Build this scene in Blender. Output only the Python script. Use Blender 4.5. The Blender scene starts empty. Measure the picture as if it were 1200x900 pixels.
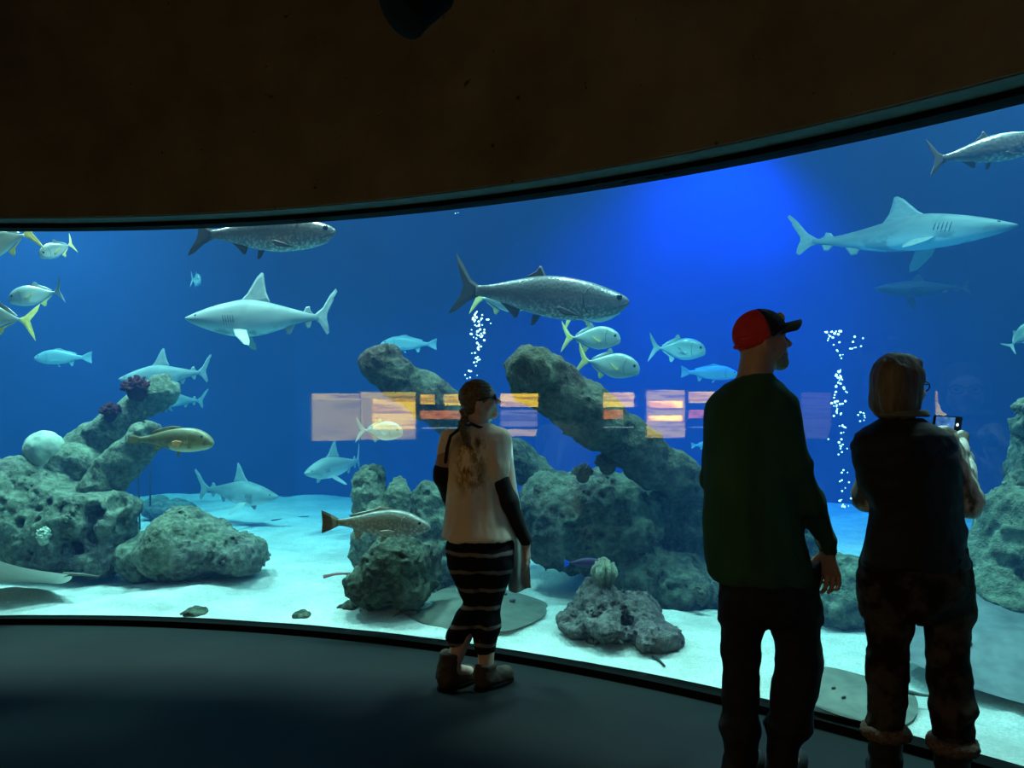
import bpy, bmesh, math, random
import numpy as np
from mathutils import Vector, Matrix

SC = bpy.context.scene
COL = SC.collection
RNG = np.random.default_rng(7)
random.seed(11)

# ------------------------------------------------------------------ camera
F_PX, EYE, HOR = 920.0, 1.45, 478.0          # focal length (px of 1200), eye height, horizon row
cam_d = bpy.data.cameras.new('camera'); cam = bpy.data.objects.new('camera', cam_d); COL.objects.link(cam)
cam_d.sensor_width = 36.0; cam_d.lens = 36.0 * F_PX / 1200.0
cam_d.shift_y = (HOR - 450.0) / 1200.0; cam_d.clip_start = 0.05
cam.location = (0, 0, EYE); cam.rotation_euler = (math.pi / 2, 0, 0)
SC.camera = cam

def W(x, y, D):                               # photo pixel + distance -> world point
    return np.array([(x - 600.0) / F_PX * D, D, EYE - (y - HOR) / F_PX * D])

# ------------------------------------------------------------------ world, exposure
w = bpy.data.worlds.new('world'); SC.world = w; w.use_nodes = True
w.node_tree.nodes['Background'].inputs[0].default_value = (0.004, 0.006, 0.010, 1)
w.node_tree.nodes['Background'].inputs[1].default_value = 0.25
SC.view_settings.view_transform = 'Standard'; SC.view_settings.look = 'None'
SC.view_settings.gamma = 1.0; SC.view_settings.use_curve_mapping = False
SC.view_settings.exposure = 0.0
SC.cycles.max_bounces = 6; SC.cycles.diffuse_bounces = 3; SC.cycles.glossy_bounces = 3
SC.cycles.transmission_bounces = 3; SC.cycles.transparent_max_bounces = 16; SC.cycles.volume_bounces = 1
SC.cycles.use_denoising = True

# ------------------------------------------------------------------ lamps over the tank and in the hall
def area(name, loc, size, power, color, target=None, spread=None, shape='SQUARE'):
    d = bpy.data.lights.new(name, 'AREA'); d.shape = shape; d.size = size; d.energy = power; d.color = color
    if spread: d.spread = math.radians(spread)
    o = bpy.data.objects.new(name, d); COL.objects.link(o); o.location = loc
    t = Vector(target) if target is not None else Vector((loc[0], loc[1], 0))
    o.rotation_euler = (t - Vector(loc)).to_track_quat('-Z', 'Y').to_euler()
    return o
def spot(name, loc, target, power, color, angle, blend=0.8, radius=0.15):
    d = bpy.data.lights.new(name, 'SPOT'); d.energy = power; d.color = color
    d.spot_size = math.radians(angle); d.spot_blend = blend; d.shadow_soft_size = radius
    o = bpy.data.objects.new(name, d); COL.objects.link(o); o.location = loc
    o.rotation_euler = (Vector(target) - Vector(loc)).to_track_quat('-Z', 'Y').to_euler()
    return o
LC = (0.80, 0.78, 0.66)                        # metal halide lamps; the water takes the red out again
for i, (lx, ly, p) in enumerate([(-4.4, 6.9, 560), (-1.6, 6.1, 400), (0.9, 5.7, 290), (2.9, 4.3, 340), (4.6, 6.6, 150), (-6.4, 9.4, 320)]):
    area('tank_halide_lamp', (lx, ly, 5.95), 0.7, p, LC, spread=125)
spot('tank_blue_spotlight', (2.6, 9.3, 5.6), (2.4, 10.6, 1.6), 3600, (0.0, 0.16, 1.0), 105, 1.0)
area('hall_ceiling_lamp', (-1.4, -2.6, 4.2), 2.6, 22, (1.0, 0.80, 0.56), target=(0.2, 2.6, 1.0), spread=140)

# ------------------------------------------------------------------ object helpers
def mesh_np(name, V, Fq, smooth=True):
    m = bpy.data.meshes.new(name)
    V = np.asarray(V, dtype=np.float32)
    if isinstance(Fq, np.ndarray):
        n = len(Fq); k = Fq.shape[1]
        m.vertices.add(len(V)); m.vertices.foreach_set('co', V.ravel())
        m.loops.add(n * k); m.loops.foreach_set('vertex_index', Fq.astype(np.int32).ravel())
        m.polygons.add(n)
        m.polygons.foreach_set('loop_start', np.arange(0, n * k, k, dtype=np.int32))
        m.polygons.foreach_set('loop_total', np.full(n, k, dtype=np.int32))
        m.update(calc_edges=True); m.validate()
    else:
        m.from_pydata([tuple(map(float, v)) for v in V], [], [tuple(int(i) for i in f) for f in Fq]); m.update()
    if smooth:
        m.polygons.foreach_set('use_smooth', np.ones(len(m.polygons), dtype=bool))
    return m
def put(name, mesh, mat, parent=None, loc=None, label=None):
    o = bpy.data.objects.new(name, mesh); COL.objects.link(o)
    if mat is not None and len(mesh.materials) == 0: mesh.materials.append(mat)
    if parent is not None: o.parent = parent
    if loc is not None: o.location = tuple(loc)
    if label: o['label'] = label
    return o
def thing(name, label, cat, loc=(0, 0, 0), group=None, rot=None):
    o = bpy.data.objects.new(name, None); COL.objects.link(o); o.location = tuple(float(v) for v in loc)
    o.empty_display_size = 0.1
    o['label'] = label; o['category'] = cat
    if group: o['group'] = group
    if rot is not None: o.rotation_euler = rot
    return o
def tag(o, label, cat, group=None):
    o['label'] = label; o['category'] = cat
    if group: o['group'] = group
    return o
def struct(name, mesh, mat, parent=None):
    o = put(name, mesh, mat, parent)
    if parent is None: o['kind'] = 'structure'
    return o
def box_mesh(name, lo, hi, bevel=0.0):
    bm = bmesh.new(); bmesh.ops.create_cube(bm, size=1.0)
    lo, hi = Vector(lo), Vector(hi); c = (lo + hi) / 2; s = hi - lo
    for v in bm.verts: v.co = Vector((v.co.x * s.x, v.co.y * s.y, v.co.z * s.z)) + c
    if bevel: bmesh.ops.bevel(bm, geom=list(bm.edges), offset=bevel, segments=2, affect='EDGES')
    m = bpy.data.meshes.new(name); bm.to_mesh(m); bm.free(); return m
def tube_mesh(name, pts, radii, n=8, cap=True):
    pts = [np.asarray(p, float) for p in pts]
    if np.isscalar(radii): radii = [radii] * len(pts)
    V, Fc = [], []; prev = None
    for i, p in enumerate(pts):
        t = pts[min(i + 1, len(pts) - 1)] - pts[max(i - 1, 0)]; t = t / (np.linalg.norm(t) + 1e-9)
        if prev is None:
            a = np.array([0, 0, 1.0]) if abs(t[2]) < .9 else np.array([1.0, 0, 0]); u = np.cross(t, a)
        else:
            u = prev - t * (prev @ t)
        u /= np.linalg.norm(u); prev = u; v = np.cross(t, u)
        for k in range(n):
            a = 2 * math.pi * k / n; V.append(p + radii[i] * (math.cos(a) * u + math.sin(a) * v))
    for i in range(len(pts) - 1):
        for k in range(n):
            a, b = i * n + k, i * n + (k + 1) % n; Fc.append((a, b, b + n, a + n))
    if cap: Fc.append(tuple(range(n - 1, -1, -1))); Fc.append(tuple(range((len(pts) - 1) * n, len(pts) * n)))
    return mesh_np(name, V, Fc)
def sphere_mesh(name, r, seg=12, rings=8, sc=(1, 1, 1), c=(0, 0, 0)):
    bm = bmesh.new(); bmesh.ops.create_uvsphere(bm, u_segments=seg, v_segments=rings, radius=r)
    for v in bm.verts: v.co = Vector((v.co.x * sc[0] + c[0], v.co.y * sc[1] + c[1], v.co.z * sc[2] + c[2]))
    for f in bm.faces: f.smooth = True
    m = bpy.data.meshes.new(name); bm.to_mesh(m); bm.free(); return m

# ------------------------------------------------------------------ materials
MATS = {}
def nmat(name):
    m = bpy.data.materials.new(name); m.use_nodes = True; MATS[name] = m
    return m, m.node_tree.nodes, m.node_tree.links, m.node_tree.nodes['Principled BSDF']
def mix_rgb(n, l, fac, a, b):
    x = n.new('ShaderNodeMix'); x.data_type = 'RGBA'
    for s, v in ((0, fac), (6, a), (7, b)):
        if hasattr(v, 'node'): l.new(v, x.inputs[s])
        elif s == 0: x.inputs[0].default_value = v
        else: x.inputs[s].default_value = (*v, 1)
    return x.outputs[2]
def ramp(n, l, src, stops):
    r = n.new('ShaderNodeValToRGB'); l.new(src, r.inputs[0]); e = r.color_ramp.elements
    while len(e) < len(stops): e.new(0.5)
    for q, (p, c) in zip(e, stops): q.position = p; q.color = (*c, 1) if len(c) == 3 else c
    return r.outputs[0]
def noise_tex(n, l, scale, detail=4, rough=.55, coord='Object', stretch=None):
    tc = n.new('ShaderNodeTexCoord'); t = n.new('ShaderNodeTexNoise')
    t.inputs['Scale'].default_value = scale; t.inputs['Detail'].default_value = detail; t.inputs['Roughness'].default_value = rough
    src = tc.outputs[coord]
    if stretch:
        mp = n.new('ShaderNodeMapping'); mp.inputs['Scale'].default_value = stretch; l.new(src, mp.inputs[0]); src = mp.outputs[0]
    l.new(src, t.inputs['Vector']); return t.outputs[0]
def bump(n, l, b, h, strength=.3, dist=.02):
    q = n.new('ShaderNodeBump'); q.inputs['Strength'].default_value = strength; q.inputs['Distance'].default_value = dist
    l.new(h, q.inputs['Height']); l.new(q.outputs[0], b.inputs['Normal'])
def plain(name, color, rough=.6, var=.15, scale=20, metallic=0.0, spec=.4, bmp=0.0, stretch=None):
    m, n, l, b = nmat(name)
    t = noise_tex(n, l, scale, 3, stretch=stretch)
    lo = tuple(c * (1 - var) for c in color); hi = tuple(min(1, c * (1 + var)) for c in color)
    l.new(ramp(n, l, t, [(.3, lo), (.7, hi)]), b.inputs['Base Color'])
    b.inputs['Roughness'].default_value = rough; b.inputs['Metallic'].default_value = metallic
    b.inputs['Specular IOR Level'].default_value = spec
    if bmp: bump(n, l, b, t, bmp, .01)
    return m
def emit(name, color, strength):
    m, n, l, b = nmat(name)
    b.inputs['Base Color'].default_value = (*color, 1); b.inputs['Emission Color'].default_value = (*color, 1)
    b.inputs['Emission Strength'].default_value = strength; return m
def print_emit(name, light, dark, strength, scale=60, cut=.52, stretch=(1, 1, 6)):
    m, n, l, b = nmat(name)                    # backlit print: rows of lettering too small to read
    t = noise_tex(n, l, scale, 2, stretch=stretch)
    c = ramp(n, l, t, [(cut - .08, light), (cut + .08, dark)])
    l.new(c, b.inputs['Base Color']); l.new(c, b.inputs['Emission Color'])
    b.inputs['Emission Strength'].default_value = strength; return m
def rock_mat(name, a, b_, c, d, scale=3.0):
    m, n, l, b = nmat(name)
    t1 = noise_tex(n, l, scale, 6, .65); t2 = noise_tex(n, l, scale * .55, 3, .5); t3 = noise_tex(n, l, scale * 6, 5, .7)
    base = ramp(n, l, t1, [(.30, a), (.48, b_), (.66, c)])
    mx = mix_rgb(n, l, ramp(n, l, t2, [(.48, (0, 0, 0)), (.68, (1, 1, 1))]), base, d)
    l.new(mix_rgb(n, l, ramp(n, l, t3, [(.42, (0, 0, 0)), (.75, (.5, .5, .5))]), mx, tuple(min(1, v * 1.9) for v in c)), b.inputs['Base Color'])
    b.inputs['Roughness'].default_value = .9; b.inputs['Specular IOR Level'].default_value = .15
    bump(n, l, b, t3, .9, .04); return m
def fish_mat(name, back, side, belly, rough=.35, spec=.6, scale=0.0, spots=None, lo=.18, hi=.75):
    m, n, l, b = nmat(name)
    tc = n.new('ShaderNodeTexCoord'); sp = n.new('ShaderNodeSeparateXYZ'); l.new(tc.outputs['Generated'], sp.inputs[0])
    nz = noise_tex(n, l, 7, 4); ad = n.new('ShaderNodeMath'); ad.operation = 'MULTIPLY_ADD'
    l.new(nz, ad.inputs[0]); ad.inputs[1].default_value = .14; l.new(sp.outputs[2], ad.inputs[2])
    c = ramp(n, l, ad.outputs[0], [(lo, belly), ((lo + hi) * .5, side), (hi, back)])
    if spots:
        c = mix_rgb(n, l, ramp(n, l, noise_tex(n, l, spots[1], 3), [(.52, (0, 0, 0)), (.62, (.8, .8, .8))]), c, spots[0])
    l.new(c, b.inputs['Base Color']); b.inputs['Roughness'].default_value = rough; b.inputs['Specular IOR Level'].default_value = spec
    if scale:
        v = n.new('ShaderNodeTexVoronoi'); v.inputs['Scale'].default_value = scale; l.new(tc.outputs['Object'], v.inputs['Vector'])
        bump(n, l, b, v.outputs[0], .25, .006)
        sc_ = ramp(n, l, v.outputs[0], [(.25, (.0, .0, .0)), (.60, (.75, .75, .75))])
        l.new(mix_rgb(n, l, sc_, c, tuple(q * .35 for q in side)), b.inputs['Base Color'])
    return m

M_skin = plain('skin', (.42, .25, .17), .5, .08, 30)
M_skin_fair = plain('skin_fair', (.52, .34, .26), .5, .08, 30)
M_eye = plain('eye', (.02, .02, .02), .15)
M_green = plain('green_shirt', (.020, .075, .034), .9, .25, 9, bmp=.3, stretch=(1, 1, .35))
M_jeans = plain('dark_trousers', (.010, .010, .013), .9, .3, 30, bmp=.2)
M_shoe = plain('black_shoe', (.010, .009, .009), .6)
M_cap_red = plain('cap_red', (.62, .03, .025), .8)
M_cap_black = plain('cap_black', (.012, .012, .012), .8)
M_cap_badge = plain('cap_badge', (.55, .50, .16), .7)
M_beard = plain('beard', (.30, .26, .22), .9, .4, 200)
M_hair_grey = plain('hair_ash_brown', (.13, .095, .06), .6, .45, 60, stretch=(1, 1, .12), bmp=.5)
M_hair_braid = plain('hair_braided', (.12, .075, .035), .6, .5, 60, bmp=.4)
M_vest = plain('black_vest', (.006, .006, .007), .75, .3, 20, bmp=.3)
M_black_knit = plain('black_arm_sleeve', (.007, .007, .008), .85)
M_glasses = plain('glasses_frame', (.01, .01, .012), .25)
M_boot = plain('boot_black', (.010, .009, .009), .7)
M_boot_brown = plain('boot_brown', (.045, .028, .017), .8, .3)
M_fur = plain('boot_fur', (.12, .08, .055), 1.0, .5, 90, bmp=1.0)
M_cloth = plain('pale_cloth', (.50, .56, .52), .85, .1, 14)
M_phone = plain('phone_black', (.01, .01, .011), .3)

def pattern(name, a, b_, scale, lo, hi, stretch=None, rough=.85):
    m, n, l, b = nmat(name); t = noise_tex(n, l, scale, 5, .6, stretch=stretch)
    l.new(ramp(n, l, t, [(lo, a), (hi, b_)]), b.inputs['Base Color']); b.inputs['Roughness'].default_value = rough
    b.inputs['Specular IOR Level'].default_value = .1; return m
M_camo = pattern('dark_camouflage_trousers', (.012, .010, .008), (.055, .042, .030), 9, .48, .60)
M_plaid = pattern('plaid_sleeve', (.12, .12, .10), (.66, .66, .58), 16, .42, .56, (1, 1, .55))
def tee_mat():
    m, n, l, b = nmat('tie_dye_tee')
    tc = n.new('ShaderNodeTexCoord'); sp = n.new('ShaderNodeSeparateXYZ'); l.new(tc.outputs['Generated'], sp.inputs[0])
    t = noise_tex(n, l, 15, 6, .7, stretch=(1.6, 1, .7))
    pr = ramp(n, l, t, [(.42, (.75, .64, .50)), (.50, (.42, .27, .12)), (.60, (.13, .085, .05))])
    zm = ramp(n, l, sp.outputs[2], [(.36, (0, 0, 0)), (.52, (1, 1, 1)), (.86, (1, 1, 1)), (.93, (0, 0, 0))])
    xm = ramp(n, l, sp.outputs[0], [(.18, (0, 0, 0)), (.32, (1, 1, 1)), (.56, (1, 1, 1)), (.68, (0, 0, 0))])
    mu = n.new('ShaderNodeMath'); mu.operation = 'MULTIPLY'; l.new(zm, mu.inputs[0]); l.new(xm, mu.inputs[1])
    l.new(mix_rgb(n, l, mu.outputs[0], (.70, .58, .46), pr), b.inputs['Base Color'])
    b.inputs['Roughness'].default_value = .9; b.inputs['Specular IOR Level'].default_value = .1
    return m
M_tee = tee_mat()
def legging_mat():
    m, n, l, b = nmat('striped_leggings')
    tc = n.new('ShaderNodeTexCoord'); wv = n.new('ShaderNodeTexWave'); wv.wave_type = 'BANDS'; wv.bands_direction = 'Z'
    wv.inputs['Scale'].default_value = 3.3; wv.inputs['Distortion'].default_value = 1.2; wv.inputs['Detail'].default_value = 2
    wv.inputs['Detail Scale'].default_value = 3; l.new(tc.outputs['Object'], wv.inputs['Vector'])
    c = ramp(n, l, wv.outputs[0], [(.86, (.008, .008, .010)), (.95, (.17, .15, .14))])
    l.new(c, b.inputs['Base Color']); b.inputs['Roughness'].default_value = .9; b.inputs['Specular IOR Level'].default_value = .1
    return m
M_legging = legging_mat()

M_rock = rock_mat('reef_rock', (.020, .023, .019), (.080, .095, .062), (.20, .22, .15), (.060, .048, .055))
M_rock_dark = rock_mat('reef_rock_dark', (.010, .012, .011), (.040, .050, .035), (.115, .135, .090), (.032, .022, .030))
M_rock_mauve = rock_mat('reef_rock_mauve', (.030, .025, .027), (.085, .072, .068), (.20, .18, .155), (.075, .052, .064), 6)
M_log = rock_mat('encrusted_piling', (.014, .015, .012), (.046, .050, .034), (.105, .115, .078), (.045, .027, .024), 4)
M_shark = fish_mat('shark_skin', (.17, .19, .17), (.30, .33, .30), (.62, .64, .60), .55, .25, 0, ((.22, .24, .21), 5), lo=.22, hi=.70)
M_hazed = plain('hazed_shark', (.025, .04, .055), .6)  # water haze put into the colour: dark blue-grey fades the far shark
M_shark_fin = plain('shark_fin', (.26, .28, .25), .5)
M_tarpon = fish_mat('tarpon_scales', (.045, .055, .055), (.27, .27, .245), (.60, .60, .54), .32, .6, 42, lo=.10, hi=.66)
M_tarpon_fin = plain('tarpon_fin', (.06, .055, .05), .5)
M_jack = fish_mat('jack_skin', (.18, .25, .22), (.38, .46, .42), (.66, .70, .62), .3, .6)
M_jack_fin = plain('jack_yellow_fin', (.80, .72, .22), .5)
M_drum = fish_mat('drum_scales', (.13, .125, .09), (.30, .275, .22), (.55, .55, .50), .35, .5, 48)
M_drum_fin = plain('drum_fin', (.24, .22, .16), .5)
M_brown = fish_mat('mottled_brown_fish', (.12, .12, .06), (.26, .24, .11), (.68, .64, .42), .45, .4, 0, ((.09, .085, .045), 14), lo=.12, hi=.62)
M_brown_fin = plain('brown_fin', (.16, .14, .08), .5)
M_patch = plain('orange_fin', (.55, .28, .10), .5)
M_pale = fish_mat('pale_fish', (.22, .32, .32), (.36, .45, .44), (.56, .60, .56), .4, .5)
M_bluefish = plain('blue_tail', (.02, .10, .70), .4)
M_purple = plain('dark_purple_fish', (.05, .03, .09), .4)
M_ray_top = plain('ray_back', (.10, .10, .074), .6, .25, 12)
M_ray_grey = plain('ray_back_grey', (.095, .105, .105), .6, .3, 9)
M_ray_belly = plain('ray_belly', (.78, .78, .70), .6, .05)
M_coral_pale = plain('pale_coral', (.36, .40, .30), .9, .35, 9, spec=.1, bmp=.4)
M_coral_tube = rock_mat('tube_coral', (.06, .09, .055), (.25, .30, .20), (.55, .58, .42), (.14, .12, .08), 26)
M_anem_red = rock_mat('red_anemone', (.03, .010, .016), (.07, .018, .03), (.15, .035, .05), (.04, .02, .045), 20)
M_anem_brown = rock_mat('brown_anemone', (.05, .05, .035), (.12, .12, .08), (.22, .22, .15), (.10, .07, .05), 30)
M_bubble, n_, l_, b_ = nmat('air_bubble')
b_.inputs['Base Color'].default_value = (.97, .98, 1, 1); b_.inputs['Roughness'].default_value = .15; b_.inputs['Specular IOR Level'].default_value = 1.0
t_ = n_.new('ShaderNodeBsdfTranslucent'); t_.inputs[0].default_value = (1, 1, 1, 1); a_ = n_.new('ShaderNodeAddShader')
l_.new(b_.outputs[0], a_.inputs[0]); l_.new(t_.outputs[0], a_.inputs[1]); l_.new(a_.outputs[0], n_['Material Output'].inputs[0])
M_rod = plain('black_rod', (.01, .01, .012), .6)
M_stick = plain('red_stick', (.30, .08, .07), .8)

# ------------------------------------------------------------------ noise + implicit surfaces
_P = RNG.permutation(256); _P = np.concatenate([_P, _P, _P]); _VAL = RNG.random(256) * 2 - 1
def vnoise(x, y, z):
    ix, iy, iz = np.floor(x).astype(np.int64), np.floor(y).astype(np.int64), np.floor(z).astype(np.int64)
    fx, fy, fz = x - ix, y - iy, z - iz
    fx, fy, fz = [t * t * t * (t * (t * 6 - 15) + 10) for t in (fx, fy, fz)]
    out = 0
    for dx in (0, 1):
        wx = fx if dx else 1 - fx; px = _P[(ix + dx) & 255]
        for dy in (0, 1):
            wy = fy if dy else 1 - fy; py = _P[px + ((iy + dy) & 255)]
            for dz in (0, 1):
                wz = fz if dz else 1 - fz
                out = out + wx * wy * wz * _VAL[_P[py + ((iz + dz) & 255)] & 255]
    return out
def fbm(x, y, z, octv=4, gain=.5):
    s = 0; a = 1.0
    for o in range(octv):
        s = s + a * vnoise(x + 17.3 * o, y - 9.1 * o, z + 5.7 * o); x, y, z = x * 2.03, y * 2.03, z * 2.03; a *= gain
    return s

class SDF:
    def __init__(s): s.pr = []
    def cone(s, a, b, ra, rb=None, k=.03, cut=False):
        a, b = np.asarray(a, float), np.asarray(b, float); rb = ra if rb is None else rb; r = max(ra, rb)
        ab = b - a; L2 = ab @ ab + 1e-12
        def fn(X, Y, Z):
            t = np.clip(((X - a[0]) * ab[0] + (Y - a[1]) * ab[1] + (Z - a[2]) * ab[2]) / L2, 0, 1)
            return np.sqrt((X - a[0] - t * ab[0]) ** 2 + (Y - a[1] - t * ab[1]) ** 2 + (Z - a[2] - t * ab[2]) ** 2) - (ra + (rb - ra) * t)
        s.pr.append((fn, np.minimum(a, b) - r, np.maximum(a, b) + r, k, cut)); return s
    def ell(s, c, r, ax=None, k=.03, cut=False):
        c = np.asarray(c, float); r = np.asarray(r, float) if not np.isscalar(r) else np.array([r, r, r], float)
        A = np.eye(3) if ax is None else np.asarray(ax, float)        # rows: the ellipsoid's own axes
        ext = np.sqrt(((A * r[:, None]) ** 2).sum(0))
        def fn(X, Y, Z):
            X, Y, Z = X - c[0], Y - c[1], Z - c[2]
            u = [(X * A[i, 0] + Y * A[i, 1] + Z * A[i, 2]) / r[i] for i in range(3)]
            k0 = np.sqrt(u[0] ** 2 + u[1] ** 2 + u[2] ** 2)
            k1 = np.sqrt((u[0] / r[0]) ** 2 + (u[1] / r[1]) ** 2 + (u[2] / r[2]) ** 2) + 1e-6
            return k0 * (k0 - 1) / k1
        s.pr.append((fn, c - ext, c + ext, k, cut)); return s
    def loft(s, st, k=.03, cut=False):                               # stations (z, cx, cy, a, b)
        st = np.array(sorted(st), float); z = st[:, 0]
        def fn(X, Y, Z):
            zz = Z.ravel(); q = [np.interp(zz, z, st[:, i]).reshape(Z.shape) for i in (1, 2, 3, 4)]
            d = (np.sqrt(((X - q[0]) / q[2]) ** 2 + ((Y - q[1]) / q[3]) ** 2) - 1) * np.minimum(q[2], q[3])
            return np.maximum(d, np.maximum(Z - z[-1], z[0] - Z))
        lo = np.array([(st[:, 1] - st[:, 3]).min(), (st[:, 2] - st[:, 4]).min(), z[0]])
        hi = np.array([(st[:, 1] + st[:, 3]).max(), (st[:, 2] + st[:, 4]).max(), z[-1]])
        s.pr.append((fn, lo, hi, k, cut)); return s
    def half(s, p, nrm):                                             # cut away the side the normal points to
        p = np.asarray(p, float); nrm = np.asarray(nrm, float) / np.linalg.norm(nrm)
        s.pr.append((lambda X, Y, Z: -((X - p[0]) * nrm[0] + (Y - p[1]) * nrm[1] + (Z - p[2]) * nrm[2]), None, None, .004, True)); return s
    def mesh(s, name, h, origin, disp=None, band=.1):
        adds = [q for q in s.pr if q[1] is not None and not q[4]]
        lo = np.min([q[1] for q in adds], 0) - 3 * h - .02; hi = np.max([q[2] for q in adds], 0) + 3 * h + .02
        ax = [np.arange(lo[i], hi[i] + h, h) for i in range(3)]
        Fd = np.full([len(a) for a in ax], 10.0, np.float32)
        for fn, l, u, k, cut in s.pr:
            if l is None: sl = [slice(0, len(a)) for a in ax]
            else:
                m = k + 3 * h + .01
                sl = [slice(max(0, np.searchsorted(ax[i], l[i] - m)), np.searchsorted(ax[i], u[i] + m)) for i in range(3)]
            d = fn(ax[0][sl[0]][:, None, None], ax[1][sl[1]][None, :, None], ax[2][sl[2]][None, None, :]).astype(np.float32)
            G = Fd[tuple(sl)]
            if cut:
                d = -d; t = np.clip(.5 - .5 * (d - G) / k, 0, 1); r = d * (1 - t) + G * t + k * t * (1 - t)
            else:
                t = np.clip(.5 + .5 * (d - G) / k, 0, 1); r = d * (1 - t) + G * t - k * t * (1 - t)
            Fd[tuple(sl)] = r
        if disp is not None:
            idx = np.nonzero(np.abs(Fd) < band)
            Fd[idx] += disp(ax[0][idx[0]], ax[1][idx[1]], ax[2][idx[2]]).astype(np.float32)
        V, Q = nets(Fd); V = V * h + lo - np.asarray(origin)
        return mesh_np(name, V, Q)
def nets(Fd):
    sg = Fd < 0; nx, ny, nz = Fd.shape
    cnt = np.zeros((nx - 1, ny - 1, nz - 1), np.uint8)
    for dx in (0, 1):
        for dy in (0, 1):
            for dz in (0, 1): cnt += sg[dx:nx - 1 + dx, dy:ny - 1 + dy, dz:nz - 1 + dz]
    act = (cnt > 0) & (cnt < 8); I = np.argwhere(act); ids = np.full(act.shape, -1, np.int64); ids[act] = np.arange(len(I))
    P = np.zeros((len(I), 3)); n = np.zeros(len(I)); i, j, k = I.T
    corners = [(a, b, c) for a in (0, 1) for b in (0, 1) for c in (0, 1)]
    for a in corners:
        for ax in range(3):
            if a[ax] == 1: continue
            b = list(a); b[ax] = 1
            fa = Fd[i + a[0], j + a[1], k + a[2]].astype(np.float64); fb = Fd[i + b[0], j + b[1], k + b[2]].astype(np.float64)
            m = (fa < 0) != (fb < 0); t = np.where(m, fa / np.where(m, fa - fb, 1), 0)
            p = np.array(a, float)[None, :].repeat(len(I), 0); p[:, ax] += t
            P += p * m[:, None]; n += m
    V = I + P / np.maximum(n, 1)[:, None]
    Q = []
    for ax in range(3):
        u, v = (ax + 1) % 3, (ax + 2) % 3
        sa = [slice(None)] * 3; sb = [slice(None)] * 3; sa[ax] = slice(0, -1); sb[ax] = slice(1, None)
        for s_ in (sa, sb): s_[u] = slice(1, -1); s_[v] = slice(1, -1)
        A, B = sg[tuple(sa)], sg[tuple(sb)]
        for flip in (False, True):
            E_ = np.argwhere((A & ~B) if not flip else (~A & B))
            if not len(E_): continue
            E_ = E_.copy(); E_[:, u] += 1; E_[:, v] += 1
            def cid(du, dv):
                c = E_.copy(); c[:, u] -= du; c[:, v] -= dv; return ids[c[:, 0], c[:, 1], c[:, 2]]
            q = np.stack([cid(1, 1), cid(0, 1), cid(0, 0), cid(1, 0)], 1)
            Q.append(q[:, ::-1] if flip else q)
    Q = np.concatenate(Q); Q = Q[(Q >= 0).all(1)]
    return V, Q

# ================================================================== THE SETTING
GC = np.array([-3.247, -1.905]); GR = 7.203           # plan circle of the curved window
Z_B, Z_T = 0.04, 2.66
def arc(r, a0, a1, n):
    return [(GC[0] + r * math.sin(t), GC[1] + r * math.cos(t)) for t in np.linspace(math.radians(a0), math.radians(a1), n)]
A0, A1 = -14.0, 62.0
def band_mesh(name, r0, r1, z0, z1, a0=A0, a1=A1, n=96, smooth=False, mi=None):
    i, o = arc(r0, a0, a1, n), arc(r1, a0, a1, n); V = []; Fc = []
    for (x, y), (u, v) in zip(i, o): V += [(x, y, z0), (x, y, z1), (u, v, z1), (u, v, z0)]
    for k in range(n - 1):
        b = 4 * k
        for q in range(4): Fc.append((b + q, b + (q + 1) % 4, b + 4 + (q + 1) % 4, b + 4 + q))
    Fc.append((3, 2, 1, 0)); b = 4 * (n - 1); Fc.append((b, b + 1, b + 2, b + 3))
    bm = bmesh.new(); bm.from_mesh(mesh_np(name, V, Fc, False)); bmesh.ops.recalc_face_normals(bm, faces=bm.faces)
    if smooth:
        for f in bm.faces: f.smooth = True
        for e in bm.edges:
            if e.calc_face_angle(0) > .6: e.smooth = False
    m = bpy.data.meshes.new(name); bm.to_mesh(m); bm.free(); return m

# hall materials
def floor_mat():
    m, n, l, b = nmat('hall_floor')
    t = noise_tex(n, l, 1.4, 4); t2 = noise_tex(n, l, 120, 2)
    c = ramp(n, l, t, [(.35, (.0035, .0045, .006)), (.65, (.008, .0095, .0095))])
    l.new(c, b.inputs['Base Color']); b.inputs['Roughness'].default_value = .7; b.inputs['Specular IOR Level'].default_value = .2
    bump(n, l, b, t2, .15, .004); return m
def bulk_mat():
    m, n, l, b = nmat('bulkhead_paint')
    t = noise_tex(n, l, 2.2, 5, .6); t2 = noise_tex(n, l, 14, 3)
    c = ramp(n, l, t, [(.3, (.115, .086, .056)), (.7, (.185, .140, .092))])
    c2 = mix_rgb(n, l, ramp(n, l, t2, [(.70, (0, 0, 0)), (.74, (1, 1, 1))]), c, (.03, .022, .015))
    l.new(c2, b.inputs['Base Color']); b.inputs['Roughness'].default_value = .85; b.inputs['Specular IOR Level'].default_value = .2
    bump(n, l, b, noise_tex(n, l, 90, 3), .4, .004); return m
M_floor, M_bulk = floor_mat(), bulk_mat()
M_soffit = plain('soffit_paint', (.10, .10, .09), .9)
M_black = plain('black_frame', (.005, .005, .005), .9, spec=.08)
M_hall = plain('hall_wall_paint', (.035, .032, .030), .85)
M_ceil = plain('hall_ceiling_paint', (.02, .02, .02), .9)

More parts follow.
